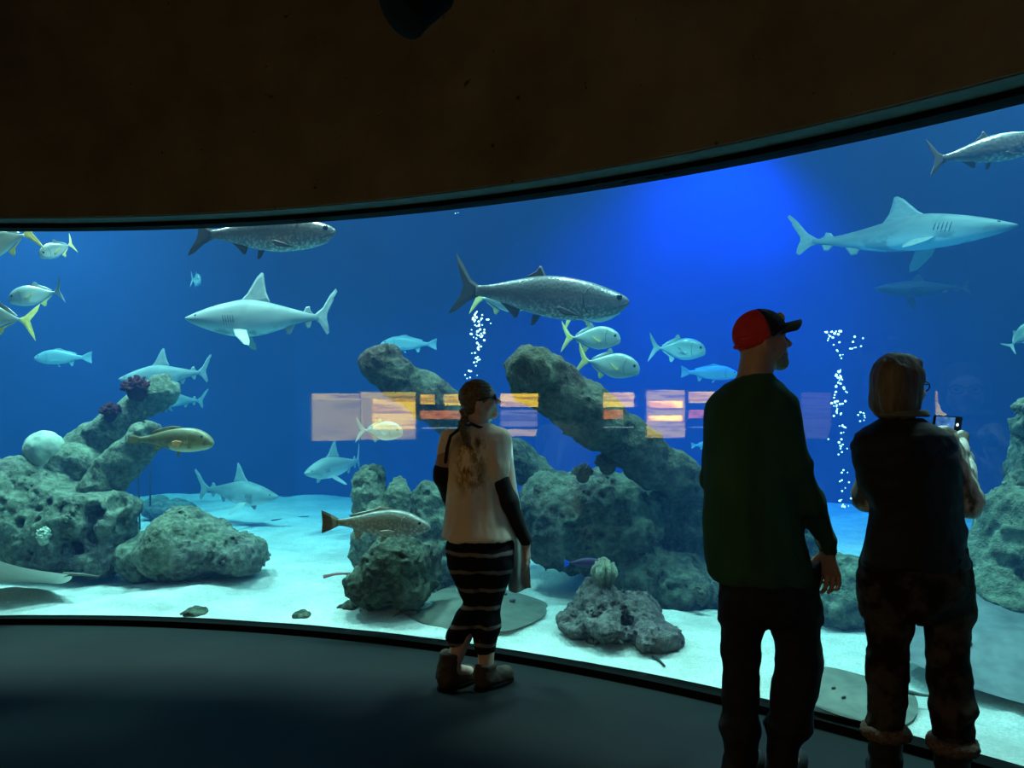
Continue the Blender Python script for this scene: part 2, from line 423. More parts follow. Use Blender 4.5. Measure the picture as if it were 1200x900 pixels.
RB = GR - 0.17
pts = arc(GR + .02, A0, A1, 80)
V = [(x, y, 0) for x, y in pts] + [(3.25, -4.5, 0), (-5.05, -4.5, 0)]
bm = bmesh.new(); bm.faces.new([bm.verts.new(v) for v in V][::-1]); r = bmesh.ops.extrude_face_region(bm, geom=list(bm.faces))
for v in r['geom']:
    if isinstance(v, bmesh.types.BMVert): v.co.z -= .1
bmesh.ops.recalc_face_normals(bm, faces=bm.faces); m = bpy.data.meshes.new('floor'); bm.to_mesh(m); bm.free()
struct('floor', m, M_floor)
struct('wall_front', band_mesh('wall_front', RB, GR + .1, Z_T + .035, 4.4, smooth=False), M_bulk)
struct('trim_1', band_mesh('trim_1', RB + .012, GR - .02, Z_T + .028, Z_T + .036), M_soffit)           # soffit under the bulkhead
struct('trim_2', band_mesh('trim_2', GR - .025, GR + .09, Z_T, Z_T + .034), M_black)                    # black head frame
struct('trim_3', band_mesh('trim_3', GR - .05, GR + .055, -.02, Z_B), M_black)                          # black sill
bm = bmesh.new(); f = bm.faces.new([bm.verts.new((x, y, 4.38)) for x, y in arc(GR + .09, A0, A1, 60) + [(3.25, -4.6), (-5.1, -4.6)]]); r = bmesh.ops.extrude_face_region(bm, geom=[f])
for v in r['geom']:
    if isinstance(v, bmesh.types.BMVert): v.co.z = 4.5
bmesh.ops.recalc_face_normals(bm, faces=bm.faces); m = bpy.data.meshes.new('ceiling'); bm.to_mesh(m); bm.free(); struct('ceiling', m, M_ceil)
struct('wall_left', box_mesh('wall_left', (-5.2, -4.6, 0), (-5.0, 5.07, 4.4)), M_hall)
struct('wall_right', box_mesh('wall_right', (3.12, -4.6, 0), (3.3, 1.46, 4.4)), M_hall)
struct('wall_rear', box_mesh('wall_rear', (-5.2, -4.7, 0), (3.3, -4.5, 4.4)), M_hall)

# acrylic window: reflecting room face, clear body
def acrylic():
    m = bpy.data.materials.new('acrylic_front'); m.use_nodes = True; n, l = m.node_tree.nodes, m.node_tree.links
    n.remove(n['Principled BSDF']); tr = n.new('ShaderNodeBsdfTransparent'); gl = n.new('ShaderNodeBsdfGlossy')
    tr.inputs[0].default_value = (1, 1, 1, 1); gl.inputs['Roughness'].default_value = .012
    fr = n.new('ShaderNodeFresnel'); fr.inputs[0].default_value = 1.49
    mx = n.new('ShaderNodeMixShader'); l.new(fr.outputs[0], mx.inputs[0]); l.new(tr.outputs[0], mx.inputs[1]); l.new(gl.outputs[0], mx.inputs[2])
    l.new(mx.outputs[0], n['Material Output'].inputs[0])
    m2 = bpy.data.materials.new('acrylic_clear'); m2.use_nodes = True; n, l = m2.node_tree.nodes, m2.node_tree.links
    n.remove(n['Principled BSDF']); tr = n.new('ShaderNodeBsdfTransparent'); tr.inputs[0].default_value = (.985, .995, 1, 1)
    l.new(tr.outputs[0], n['Material Output'].inputs[0]); return m, m2
MG, MG2 = acrylic()
m = band_mesh('window_1', GR, GR + .04, Z_B, Z_T, smooth=True)
m.materials.append(MG2); m.materials.append(MG)
for p in m.polygons:
    c = np.array(p.center[:2]) - GC
    if abs(np.linalg.norm(c) - GR) < .008: p.material_index = 1
struct('window_1', m, None)

# tank shell
M_wall = plain('tank_wall_blue', (.003, .028, .135), .9, .25, .5, spec=.1)
ctrl = np.array([(-5.4, 5.0), (-8.0, 6.6), (-9.2, 9.2), (-8.0, 11.2), (-4.5, 11.7), (0, 11.3), (4.0, 10.3), (7.4, 8.8), (7.9, 5.5), (6.2, 2.2), (3.6, 1.2)])
def catmull(P, n):
    P = np.vstack([2 * P[0] - P[1], P, 2 * P[-1] - P[-2]]); out = []
    for i in range(1, len(P) - 2):
        for t in np.linspace(0, 1, n, endpoint=False):
            a, b, c, d = P[i - 1], P[i], P[i + 1], P[i + 2]
            out.append(.5 * (2 * b + (c - a) * t + (2 * a - 5 * b + 4 * c - d) * t * t + (3 * b - a - 3 * c + d) * t ** 3))
    out.append(P[-2]); return np.array(out)
back = catmull(ctrl, 10)
V = []; Fc = []; cen = np.array([0, 6.5])
for x, y in back:
    nrm = (np.array([x, y]) - cen); nrm /= np.linalg.norm(nrm)
    V += [(x, y, -.3), (x, y, 6.3), (x + nrm[0] * .15, y + nrm[1] * .15, 6.3), (x + nrm[0] * .15, y + nrm[1] * .15, -.3)]
for k in range(len(back) - 1):
    for q in range(4): Fc.append((4 * k + q, 4 * k + 4 + q, 4 * k + 4 + (q + 1) % 4, 4 * k + (q + 1) % 4))
mb = mesh_np('wall_back', V, Fc); bm = bmesh.new(); bm.from_mesh(mb); bmesh.ops.recalc_face_normals(bm, faces=bm.faces)
for e in bm.edges: e.smooth = e.calc_face_angle(0) < .8
bm.to_mesh(mb); bm.free(); struct('wall_back', mb, M_wall)

# sand bed
def sand_z(x, y):
    d = np.hypot(x - GC[0], y - GC[1]) - GR
    return .042 + np.clip(d, 0, .5) * .05 + np.clip(d / .6, 0, 1) * (.045 * fbm(x * .9, y * .9, 0 * x, 3) + .022 * fbm(x * 3, y * 5, 0 * x + 3, 4)) + np.clip((d - 3) / 4, 0, 1) * .12
def sand_mat():
    m, n, l, b = nmat('pale_sand')
    t = noise_tex(n, l, 2.2, 8, .7); t2 = noise_tex(n, l, 70, 4, .8)
    c = ramp(n, l, t, [(.34, (.44, .43, .38)), (.62, (.74, .72, .65))])
    l.new(mix_rgb(n, l, ramp(n, l, t2, [(.38, (.7, .7, .7)), (.58, (0, 0, 0))]), c, (.40, .385, .34)), b.inputs['Base Color'])
    b.inputs['Roughness'].default_value = 1.0; b.inputs['Specular IOR Level'].default_value = .05
    bump(n, l, b, noise_tex(n, l, 22, 6, .75), .9, .03); return m
na, nr = 260, 150
ang = np.radians(np.linspace(-40, 82, na)); rad = GR + .042 + (np.linspace(0, 1, nr) ** 1.6) * 7.5
AA, RR = np.meshgrid(ang, rad, indexing='ij'); X, Y = GC[0] + RR * np.sin(AA), GC[1] + RR * np.cos(AA)
Zs = sand_z(X, Y); V = np.stack([X, Y, Zs], -1).reshape(-1, 3)
ii, jj = np.meshgrid(np.arange(na - 1), np.arange(nr - 1), indexing='ij'); b0 = (ii * nr + jj).ravel()
struct('floor_sand', mesh_np('floor_sand', V, np.stack([b0, b0 + 1, b0 + nr + 1, b0 + nr], 1)), sand_mat())

# the water itself: one closed body between window and back wall
front = arc(GR + .041, A0 - 3, A1, 80)
poly = [tuple(p) for p in front] + [tuple(p) for p in (back[::-1] * 1.0)]
bm = bmesh.new(); f = bm.faces.new([bm.verts.new((x, y, -.15)) for x, y in poly]); r = bmesh.ops.extrude_face_region(bm, geom=[f])
for v in r['geom']:
    if isinstance(v, bmesh.types.BMVert): v.co.z = 5.7
bmesh.ops.triangulate(bm, faces=[q for q in bm.faces if len(q.verts) > 4]); bmesh.ops.recalc_face_normals(bm, faces=bm.faces)
m = bpy.data.meshes.new('water'); bm.to_mesh(m); bm.free()
mw = bpy.data.materials.new('tank_water'); mw.use_nodes = True; n, l = mw.node_tree.nodes, mw.node_tree.links
n.remove(n['Principled BSDF'])
va = n.new('ShaderNodeVolumeAbsorption'); vs = n.new('ShaderNodeVolumeScatter'); ad = n.new('ShaderNodeAddShader')
SA, SS = np.array([.25, .062, .020]), np.array([.004, .0125, .034])
va.inputs['Density'].default_value = .25; va.inputs['Color'].default_value = (*(1 - SA / .25), 1)
vs.inputs['Density'].default_value = .06; vs.inputs['Color'].default_value = (*(SS / .06), 1); vs.inputs['Anisotropy'].default_value = .1
l.new(va.outputs[0], ad.inputs[0]); l.new(vs.outputs[0], ad.inputs[1]); l.new(ad.outputs[0], n['Material Output'].inputs['Volume'])
wo = put('water', m, mw); wo['kind'] = 'stuff'; tag(wo, 'clear blue water filling the tank behind the curved window', 'water')

# ================================================================== ROCKS AND PILINGS
def px(r, D): return r * D / F_PX
def rock(name, label, cat, ells, mat, h=.028, amp=.05, freq=3.2, pits=(), k=.10, cones=(), group=None, crev=()):
    s = SDF()
    for (x, y, D, rx, ry, rd) in ells: s.ell(W(x, y, D), (px(rx, D), rd, px(ry, D)), k=k)
    for (x, y, D, u, v, E_, ra, rb) in cones: s.cone(W(x, y, D), W(u, v, E_), px(ra, D), px(rb, E_), k=k)
    for (x, y, D, r) in pits: s.ell(W(x, y, D), (px(r, D), px(r, D) * 1.6 + .12, px(r * 1.15, D)), k=.03, cut=True)
    for (x, y, D, u, v, E_, ra, rb) in crev: s.cone(W(x, y, D), W(u, v, E_), px(ra, D), px(rb, E_), k=.05, cut=True)
    sd = abs(hash(label)) % 1 ; off = (len(label) * 3.7) % 50
    def disp(X, Y, Z):
        n1 = fbm(X * freq + off, Y * freq, Z * freq, 4, .55); n2 = vnoise(X * freq * 3.1, Y * freq * 3.1 + off, Z * freq * 3.1)
        n3 = np.abs(fbm(X * freq * 1.7 + 31, Y * freq * 1.7, Z * freq * 1.7 + off, 3, .6))
        return amp * (.9 * n1 + .45 * np.abs(n2) - 1.3 * np.clip(.25 - n3, 0, 1) * -1.6 - .25) + amp * .25 * vnoise(X * freq * 9, Y * freq * 9, Z * freq * 9)
    xs = np.array([W(e[0], e[1], e[2]) for e in ells] + [W(c[0], c[1], c[2]) for c in cones]); o = xs.mean(0); o[2] = .06
    root = thing(name, label, cat, o, group)
    return root, s, disp, o, h * .72
def finish(t, part, mat):
    root, s, disp, o, h = t; put(part, s.mesh(part, h, o, disp), mat, root); return root

r = rock('reef_rock', 'large pitted reef rock under the fallen pilings at the left end', 'rock',
     [(55, 610, 6.75, 95, 52, .5), (10, 600, 6.7, 60, 62, .5), (35, 635, 6.45, 25, 44, .25), (70, 628, 6.4, 22, 46, .22),
      (118, 610, 6.5, 42, 40, .3), (112, 650, 6.42, 32, 26, .25), (140, 592, 6.45, 22, 18, .2), (60, 570, 6.9, 60, 36, .4), (-40, 600, 6.8, 60, 70, .5)],
     M_rock, .026, .05, 3.4, [(129, 592, 6.2, 10), (100, 606, 6.17, 13), (96, 627, 6.15, 9), (131, 616, 6.2, 7), (83, 645, 6.2, 6), (48, 590, 6.2, 8), (62, 600, 6.2, 9), (20, 615, 6.2, 8)],
     crev=[(22, 590, 6.15, 14, 665, 6.1, 5, 9), (55, 605, 6.15, 50, 668, 6.1, 5, 9), (92, 600, 6.2, 88, 660, 6.1, 5, 8), (70, 585, 6.25, 95, 575, 6.2, 6, 6), (128, 625, 6.15, 150, 655, 6.15, 5, 12)])
finish(r, 'rock_body', M_rock)
M_log_pale = rock_mat('mossy_piling', (.030, .034, .026), (.095, .11, .072), (.20, .23, .15), (.07, .062, .06), 4)
def log(name, label, a, b, ra, rb, mat, h=.018, amp=.03, extra=(), pits=()):
    s = SDF(); A, B = W(*a), W(*b); s.cone(A, B, px(ra, a[2]), px(rb, b[2]), k=.05)
    for (x, y, D, rx, ry, rd) in extra: s.ell(W(x, y, D), (px(rx, D), rd, px(ry, D)), k=.06)
    for (x, y, D, r) in pits: s.ell(W(x, y, D), px(r, D), k=.03, cut=True)
    def disp(X, Y, Z): return amp * fbm(X * 5.5, Y * 5.5, Z * 5.5, 4, .6) + .5 * amp * np.abs(vnoise(X * 13, Y * 13, Z * 13))
    o = (A + B) / 2; o[2] = min(A[2], B[2])
    root = thing(name, label, 'piling', o, 'fallen encrusted pilings'); put('trunk', s.mesh('trunk', h, o, disp), mat, root); return root
log('fallen_piling', 'long mossy piling rising furthest right from the left reef rock, tufts on its back', (80, 545, 6.95), (188, 458, 7.0), 27, 19, M_log_pale)
log('fallen_piling', 'shorter mossy piling below the brown mottled fish on the left reef rock', (112, 580, 6.6), (172, 512, 6.6), 25, 21, M_log_pale, pits=[(178, 507, 6.5, 8)])
log('fallen_piling', 'thick sloping piling lying at the far left edge beneath the dome coral', (-40, 618, 6.8), (92, 545, 6.85), 38, 30, M_log_pale)
log('fallen_piling', 'far piling passing behind the head of the braided woman', (452, 432, 6.1), (668, 585, 6.6), 27, 20, M_log, extra=[(440, 425, 6.05, 20, 22, .12)])
log('fallen_piling', 'thick dark piling leaning up right of the braided woman, its blunt end nearest the window', (630, 440, 5.2), (808, 575, 5.75), 36, 27, M_log, extra=[(622, 432, 5.12, 30, 30, .16), (700, 490, 5.3, 40, 34, .2)], pits=[(612, 440, 4.95, 16)])

r = rock('reef_rock', 'rounded low boulder on open sand right of the left reef', 'rock',
     [(222, 640, 6.3, 58, 38, .42), (285, 650, 6.25, 28, 24, .28), (170, 655, 6.4, 28, 22, .25), (205, 628, 6.3, 30, 26, .3)], M_rock, .024, .045, 4, [(263, 640, 5.95, 10)])
finish(r, 'rock_body', M_rock)
r = rock('reef_rock', 'twin upright rock pillars behind the silver drum fish', 'rock',
     [(434, 580, 6.1, 19, 32, .16), (424, 600, 6.1, 9, 44, .12), (466, 592, 5.95, 16, 32, .14), (445, 640, 6.0, 32, 58, .22), (440, 560, 6.1, 12, 12, .1)], M_rock, .02, .03, 5, k=.06)
finish(r, 'rock_body', M_rock)
r = rock('reef_rock', 'pale rock half hidden behind the braided woman left elbow', 'rock',
     [(508, 588, 6.15, 28, 26, .2), (500, 640, 6.1, 20, 62, .18), (530, 640, 6.15, 40, 70, .3)], M_rock, .024, .035, 4.5)
finish(r, 'rock_body', M_rock)
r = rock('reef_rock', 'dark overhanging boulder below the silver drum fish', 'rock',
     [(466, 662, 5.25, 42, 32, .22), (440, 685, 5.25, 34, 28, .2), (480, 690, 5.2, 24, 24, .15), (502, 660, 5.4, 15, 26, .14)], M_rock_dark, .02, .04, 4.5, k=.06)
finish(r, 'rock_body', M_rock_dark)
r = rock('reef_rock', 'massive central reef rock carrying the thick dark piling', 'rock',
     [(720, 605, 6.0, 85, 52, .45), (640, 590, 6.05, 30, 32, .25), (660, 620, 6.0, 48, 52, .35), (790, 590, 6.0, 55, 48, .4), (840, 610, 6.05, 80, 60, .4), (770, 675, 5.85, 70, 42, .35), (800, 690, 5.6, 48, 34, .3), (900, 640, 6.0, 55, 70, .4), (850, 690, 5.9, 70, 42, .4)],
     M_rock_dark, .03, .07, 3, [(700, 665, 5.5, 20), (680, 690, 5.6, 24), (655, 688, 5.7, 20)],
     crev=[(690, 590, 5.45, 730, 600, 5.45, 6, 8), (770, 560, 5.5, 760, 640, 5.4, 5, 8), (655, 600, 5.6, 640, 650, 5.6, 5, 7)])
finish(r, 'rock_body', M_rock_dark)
r = rock('reef_rock', 'grey rock seen between the man in green and the woman with the phone', 'rock',
     [(985, 695, 5.25, 44, 40, .3), (1030, 705, 5.2, 40, 34, .3), (958, 705, 5.35, 30, 26, .25)], M_rock, .024, .045, 4)
finish(r, 'rock_body', M_rock)
r = rock('reef_rock', 'small mauve wedge-shaped rock with a tube coral on top', 'rock',
     [(722, 724, 4.78, 50, 24, .3), (704, 706, 4.85, 26, 26, .2), (768, 748, 4.55, 30, 17, .18), (676, 732, 4.8, 24, 12, .2), (745, 715, 4.8, 26, 22, .2)], M_rock_mauve, .016, .038, 6, k=.05, pits=[(727, 712, 4.45, 7), (738, 735, 4.45, 8), (700, 725, 4.5, 5)])
finish(r, 'rock_body', M_rock_mauve)
r = rock('reef_rock', 'tall reef rock wall at the right edge beside the woman with the phone', 'rock',
     [(1190, 660, 4.75, 48, 95, .35), (1212, 550, 4.8, 26, 85, .25), (1160, 700, 4.7, 30, 55, .3), (1240, 650, 4.7, 60, 110, .4)], M_rock, .028, .06, 3.4)
finish(r, 'rock_body', M_rock)
r = rock('reef_rock', 'faint flat slab on far sand behind the two black rods', 'rock',
     [(200, 598, 9.6, 28, 14, .3), (182, 592, 9.7, 14, 12, .3)], M_rock, .04, .03, 3)
finish(r, 'rock_body', M_rock)

# corals and anemones
def dome(label, x, y, D, r, mat, lumps):
    c = W(x, y, D); s = SDF(); R = px(r, D); s.ell(c, (R, R, R * 1.02), k=.02); s.cone(c - np.array([0, 0, R * .5]), c - np.array([0, 0, R * 1.25]), R * .8, R * .75, k=.03)
    root = thing('stony_coral', label, 'coral', c - np.array([0, 0, R]))
    put('dome', s.mesh('dome', R / 14, c - np.array([0, 0, R]), lambda X, Y, Z: R * lumps * (fbm(X * 3 / R, Y * 3 / R, Z * 3 / R, 2)), band=R), mat, root)
dome('smooth pale dome coral on top of the left reef rock', 52, 527, 6.75, 22, M_coral_pale, .05)
dome('little white knobbly coral left of the dome coral', 15, 552, 6.7, 11, M_coral_pale, .22)
dome('tiny white rosette coral on the face of the left reef rock', 51, 625, 6.15, 7, M_coral_pale, .22)
dome('green knobbly coral low on the central reef rock beside the man in green', 822, 693, 5.25, 8, M_anem_brown, .25)
def tuft(label, x, y, D, r, mat, n, seed):
    rg = np.random.default_rng(seed); c = W(x, y, D); R = px(r, D); root = thing('sea_anemone', label, 'anemone', c - np.array([0, 0, R * .6]))
    V, Fc = [], []
    for i in range(n):
        d = rg.normal(size=3); d[2] = abs(d[2]) * .9 + .1; d /= np.linalg.norm(d); u = np.cross(d, [.3, .5, .8]); u /= np.linalg.norm(u); v = np.cross(d, u)
        L = R * rg.uniform(.8, 1.1); b = len(V); w_ = R * .16
        for t, q in ((.2, w_), (.75, w_ * .95), (1.0, w_ * .45)):
            for k in range(5): a = k * 2 * math.pi / 5; V.append(d * L * t + q * (math.cos(a) * u + math.sin(a) * v) + np.array([0, 0, R * .5]))
        for t in range(2):
            for k in range(5): Fc.append((b + t * 5 + k, b + t * 5 + (k + 1) % 5, b + t * 5 + 5 + (k + 1) % 5, b + t * 5 + 5 + k))
        Fc.append(tuple(b + 10 + k for k in range(5)))
    put('tentacles', mesh_np('tentacles', V, Fc), mat, root)
    put('base', sphere_mesh('base', R * .62, 12, 8, (1, 1, 1), (0, 0, R * .35)), mat, root)
tuft('larger dark red anemone tuft near the top of the far left piling', 160, 456, 6.85, 17, M_anem_red, 120, 1)
tuft('lower dark red anemone tuft halfway along the far left piling', 131, 484, 6.85, 14, M_anem_red, 100, 2)
tuft('round brown anemone left of its neighbour on the central reef rock', 683, 555, 5.6, 13, M_anem_brown, 90, 3)
tuft('wide brown anemone just under the thick dark piling', 712, 543, 5.55, 16, M_anem_brown, 110, 4)
tuft('dim brown anemone on the left shoulder of the central reef rock', 680, 592, 5.5, 13, M_anem_brown, 80, 5)
def tube_coral(x, y, D):
    c = W(x, y, D); rg = np.random.default_rng(5); R = px(15, D); root = thing('tube_coral', 'pale green tube coral standing on the small mauve rock', 'coral', c - np.array([0, 0, px(18, D)]))
    for i in range(34):
        a = rg.uniform(0, 2 * math.pi); q = math.sqrt(rg.uniform(0, 1)); dx, dy = math.cos(a) * q, math.sin(a) * q
        top = np.array([dx * R * .85, dy * R * .85, px(18, D) + math.sqrt(max(0, 1 - q * q)) * R * .95 + rg.uniform(-.004, .004)])
        pts = [np.array([dx * R * .4, dy * R * .4, -.02]), np.array([dx * R * .95, dy * R * .95, px(14, D)]), top]
        put('tube', tube_mesh('tube', pts, [R * .14, R * .19, R * .12], 7), M_coral_tube, root)
tube_coral(708, 667, 4.78)

# small things lying on the sand
def on_sand(x, y):
    D = 5.0
    for _ in range(6):
        p = W(x, y, D); D = (EYE - float(sand_z(np.array([p[0]]), np.array([p[1]]))[0])) * F_PX / (y - HOR)
    return W(x, y, D)
def stick(label, a, b, r, mat, lift=.012):
    A, B = on_sand(*a), on_sand(*b); mid = (A + B) / 2 + np.array([0, .02, .004])
    root = thing('stick', label, 'stick', A)
    put('stem', tube_mesh('stem', [A - A + [0, 0, lift], mid - A + [0, 0, lift], B - A + [0, 0, lift]], [r, r * .9, r * .6], 7), mat, root)
stick('short reddish stick on the sand left of the dark boulder', (379, 678), (411, 674), .016, M_stick)
stick('thin dark twig on the sand in front of the small mauve rock', (765, 772), (779, 783), .009, M_rod)
stick('curved dark twig on far sand right of the low shark', (318, 611), (362, 606), .007, M_rod)
def pebble(label, x, y, r, mat):
    p = on_sand(x, y); s = SDF(); s.ell(p, (r, r * .8, r * .5), k=.02)
    root = thing('stone', label, 'stone', p); put('stone_body', s.mesh('stone_body', r / 9, p, lambda X, Y, Z: r * .18 * fbm(X * 2 / r, Y * 2 / r, Z * 2 / r, 3), band=r), mat, root)
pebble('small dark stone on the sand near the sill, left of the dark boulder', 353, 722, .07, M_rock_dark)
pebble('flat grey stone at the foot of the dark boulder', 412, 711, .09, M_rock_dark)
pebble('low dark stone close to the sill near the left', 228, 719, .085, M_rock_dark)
for (x, y0, y1, lab) in ((161, 575, 622, 'leaning thin black rod right of the left reef rock'), (176, 574, 611, 'upright thin black rod beside the far sand slab')):
    B = on_sand(x + 3 if x == 161 else x, y1); T = W(x, y0 - 60, B[1]); root = thing('metal_rod', lab, 'rod', B)
    put('shaft', tube_mesh('shaft', [np.zeros(3) - [0, 0, .05], T - B], .011, 7), M_rod, root)

# ================================================================== FISH
def prof(pts, u): p = np.array(pts); return np.interp(u, p[:, 0], p[:, 1])
def smooth_prof(pts, u):
    p = np.array(pts, float); fine = catmull(p, 12); return np.interp(u, fine[:, 0], fine[:, 1])
def fin_mesh(name, out, t, yfun, place=None):
    """fin as a lens: outline rim, both faces raised towards the middle; outline (x, z) in body lengths"""
    o = np.array(out, float); c = o.mean(0); V, Fc = [], []; n = len(o)
    for p in o: V.append((p[0], 0, p[1]))
    for sgn in (1, -1):
        for p in o: q = c + (p - c) * .72; V.append((q[0], sgn * t, q[1]))
    for k in range(n):
        k2 = (k + 1) % n
        Fc.append((k, k2, n + k2, n + k)); Fc.append((k2, k, 2 * n + k, 2 * n + k2))
    Fc.append(tuple(range(n, 2 * n))); Fc.append(tuple(range(3 * n - 1, 2 * n - 1, -1)))
    V = np.array(V)
    if place is not None: V = place(V)
    V = V.copy(); V[:, 1] += yfun(V[:, 0])
    m = mesh_np(name, V, Fc, False)
    bm = bmesh.new(); bm.from_mesh(m); bmesh.ops.recalc_face_normals(bm, faces=bm.faces); bm.to_mesh(m); bm.free(); return m
SP = {
 'shark': dict(top=[(0, .002), (.03, .016), (.10, .048), (.20, .085), (.30, .112), (.38, .125), (.50, .112), (.65, .072), (.78, .036), (.87, .020)],
    bot=[(0, -.006), (.03, -.030), (.07, -.050), (.14, -.078), (.24, -.110), (.36, -.128), (.50, -.118), (.62, -.085), (.70, -.055), (.78, -.032), (.87, -.016)],
    wid=[(0, .004), (.03, .03), (.10, .06), (.22, .088), (.36, .098), (.5, .085), (.65, .05), (.78, .025), (.87, .012)], mat='shark_skin', fin='shark_fin',
    fins=[('dorsal_fin', [(.16, .10), (.10, .16), (.03, .275), (.0, .305), (-.015, .30), (-.02, .24), (-.03, .17), (-.055, .105), (.05, .09)]),
          ('second_dorsal_fin', [(-.27, .03), (-.29, .07), (-.315, .075), (-.32, .045), (-.34, .022)]),
          ('tail_fin', [(-.34, .015), (-.40, .07), (-.45, .16), (-.49, .21), (-.50, .19), (-.475, .17), (-.475, .13), (-.43, .03), (-.425, -.02), (-.44, -.10), (-.425, -.115), (-.38, -.04), (-.34, -.012)]),
          ('pelvic_fin', [(-.14, -.055), (-.16, -.115), (-.185, -.12), (-.20, -.09), (-.22, -.045)]),
          ('anal_fin', [(-.27, -.03), (-.295, -.075), (-.315, -.072), (-.33, -.02)])],
    pec=((.19, -.07), [(0, 0), (-.03, .10), (-.09, .20), (-.125, .215), (-.125, .16), (-.095, .03)], .085, -48), eye=(.425, .012, .0085)),
 'tarpon': dict(top=[(0, .012), (.03, .036), (.10, .062), (.22, .095), (.38, .115), (.52, .108), (.66, .075), (.78, .042), (.86, .030)],
    bot=[(0, -.01), (.02, -.035), (.07, -.075), (.2, -.112), (.36, -.125), (.5, -.108), (.64, -.075), (.78, -.036), (.86, -.028)],
    wid=[(0, .012), (.04, .03), (.12, .05), (.3, .062), (.5, .058), (.7, .034), (.86, .012)], mat='tarpon_scales', fin='tarpon_fin',
    fins=[('dorsal_fin', [(.03, .108), (.0, .165), (-.012, .168), (-.03, .135), (-.085, .10), (-.03, .095)]),
          ('tail_fin', [(-.34, .03), (-.39, .06), (-.44, .14), (-.485, .20), (-.47, .13), (-.43, .02), (-.45, -.06), (-.50, -.145), (-.46, -.125), (-.40, -.065), (-.34, -.03)]),
          ('anal_fin', [(-.10, -.085), (-.115, -.13), (-.13, -.135), (-.19, -.075), (-.22, -.05)]),
          ('pelvic_fin', [(.02, -.11), (-.015, -.165), (-.035, -.17), (-.03, -.11)])],
    pec=((.24, -.085), [(0, 0), (-.05, .02), (-.13, .045), (-.145, .035), (-.10, .0)], .05, -70), eye=(.44, .020, .018)),
 'jack': dict(top=[(0, -.02), (.02, .06), (.08, .125), (.2, .185), (.36, .20), (.52, .15), (.66, .075), (.76, .025), (.8, .018)],
    bot=[(0, -.05), (.03, -.09), (.1, -.12), (.22, -.165), (.38, -.185), (.52, -.145), (.66, -.07), (.76, -.024), (.8, -.018)],
    wid=[(0, .01), (.05, .045), (.15, .07), (.35, .078), (.55, .055), (.7, .025), (.8, .012)], mat='jack_skin', fin='jack_yellow_fin',
    fins=[('dorsal_fin', [(.06, .19), (.02, .255), (-.01, .25), (-.03, .20), (-.15, .135), (-.26, .05), (-.24, .04)]),
          ('tail_fin', [(-.28, .02), (-.34, .06), (-.42, .18), (-.49, .275), (-.47, .16), (-.40, .01), (-.46, -.15), (-.49, -.26), (-.42, -.17), (-.34, -.06), (-.28, -.02)]),
          ('anal_fin', [(-.02, -.165), (-.07, -.235), (-.10, -.225), (-.12, -.14), (-.25, -.04), (-.22, -.05)])],
    pec=((.20, -.04), [(0, .01), (-.08, .03), (-.20, .10), (-.17, .05), (-.05, -.02)], .07, -75), eye=(.40, .045, .026)),
 'drum': dict(top=[(0, -.01), (.03, .03), (.1, .07), (.2, .115), (.34, .135), (.5, .115), (.66, .07), (.8, .035), (.86, .032)],
    bot=[(0, -.03), (.04, -.06), (.12, -.09), (.25, -.115), (.42, -.115), (.58, -.095), (.7, -.058), (.8, -.035), (.86, -.032)],
    wid=[(0, .012), (.05, .04), (.15, .062), (.35, .072), (.55, .055), (.75, .025), (.86, .014)], mat='drum_scales', fin='drum_fin',
    fins=[('dorsal_fin', [(.20, .115), (.14, .15), (.05, .16), (-.02, .13), (-.12, .105), (-.26, .068), (-.24, .05), (0, .10)]),
          ('tail_fin', [(-.34, .03), (-.42, .075), (-.50, .11), (-.49, .0), (-.495, -.10), (-.42, -.07), (-.34, -.03)]),
          ('anal_fin', [(-.12, -.09), (-.16, -.15), (-.19, -.145), (-.22, -.05)]),
          ('pelvic_fin', [(.12, -.11), (.06, -.165), (.04, -.16), (.06, -.11)])],
    pec=((.20, -.045), [(0, .015), (-.06, .03), (-.14, .02), (-.13, -.005), (-.04, -.02)], .066, -75), eye=(.41, .025, .015)),
 'grouper': dict(top=[(0, -.03), (.03, .02), (.1, .075), (.2, .115), (.34, .125), (.55, .105), (.72, .065), (.84, .035), (.9, .03)],
    bot=[(0, -.06), (.04, -.10), (.14, -.125), (.3, -.14), (.45, -.13), (.6, -.095), (.75, -.05), (.86, -.03), (.9, -.028)],
    wid=[(0, .02), (.06, .06), (.18, .085), (.35, .085), (.55, .06), (.75, .03), (.9, .014)], mat='mottled_brown_fish', fin='brown_fin',
    fins=[('dorsal_fin', [(.18, .115), (.12, .14), (.0, .15), (-.15, .125), (-.28, .085), (-.26, .055), (0, .11)]),
          ('tail_fin', [(-.38, .03), (-.44, .055), (-.50, .05), (-.505, 0), (-.49, -.045), (-.44, -.045), (-.38, -.03)]),
          ('anal_fin', [(-.14, -.09), (-.18, -.125), (-.22, -.11), (-.27, -.05)]),
          ('pelvic_fin', [(.13, -.12), (.08, -.19), (.05, -.185), (.06, -.125)])],
    pec=((.18, -.03), [(0, .03), (-.06, .045), (-.11, .03), (-.11, -.02), (-.04, -.035)], .085, -70), eye=(.40, .03, .014)),
}
SP['hazed'] = dict(SP['shark'], mat='hazed_shark', fin='hazed_shark')
SP['pale'] = dict(SP['drum'], mat='pale_fish', fin='pale_fish')
SP['paleJack'] = dict(SP['jack'], mat='jack_skin', fin='jack_skin')
SP['blueTail'] = dict(SP['drum'], mat='dark_purple_fish', fin='dark_purple_fish')
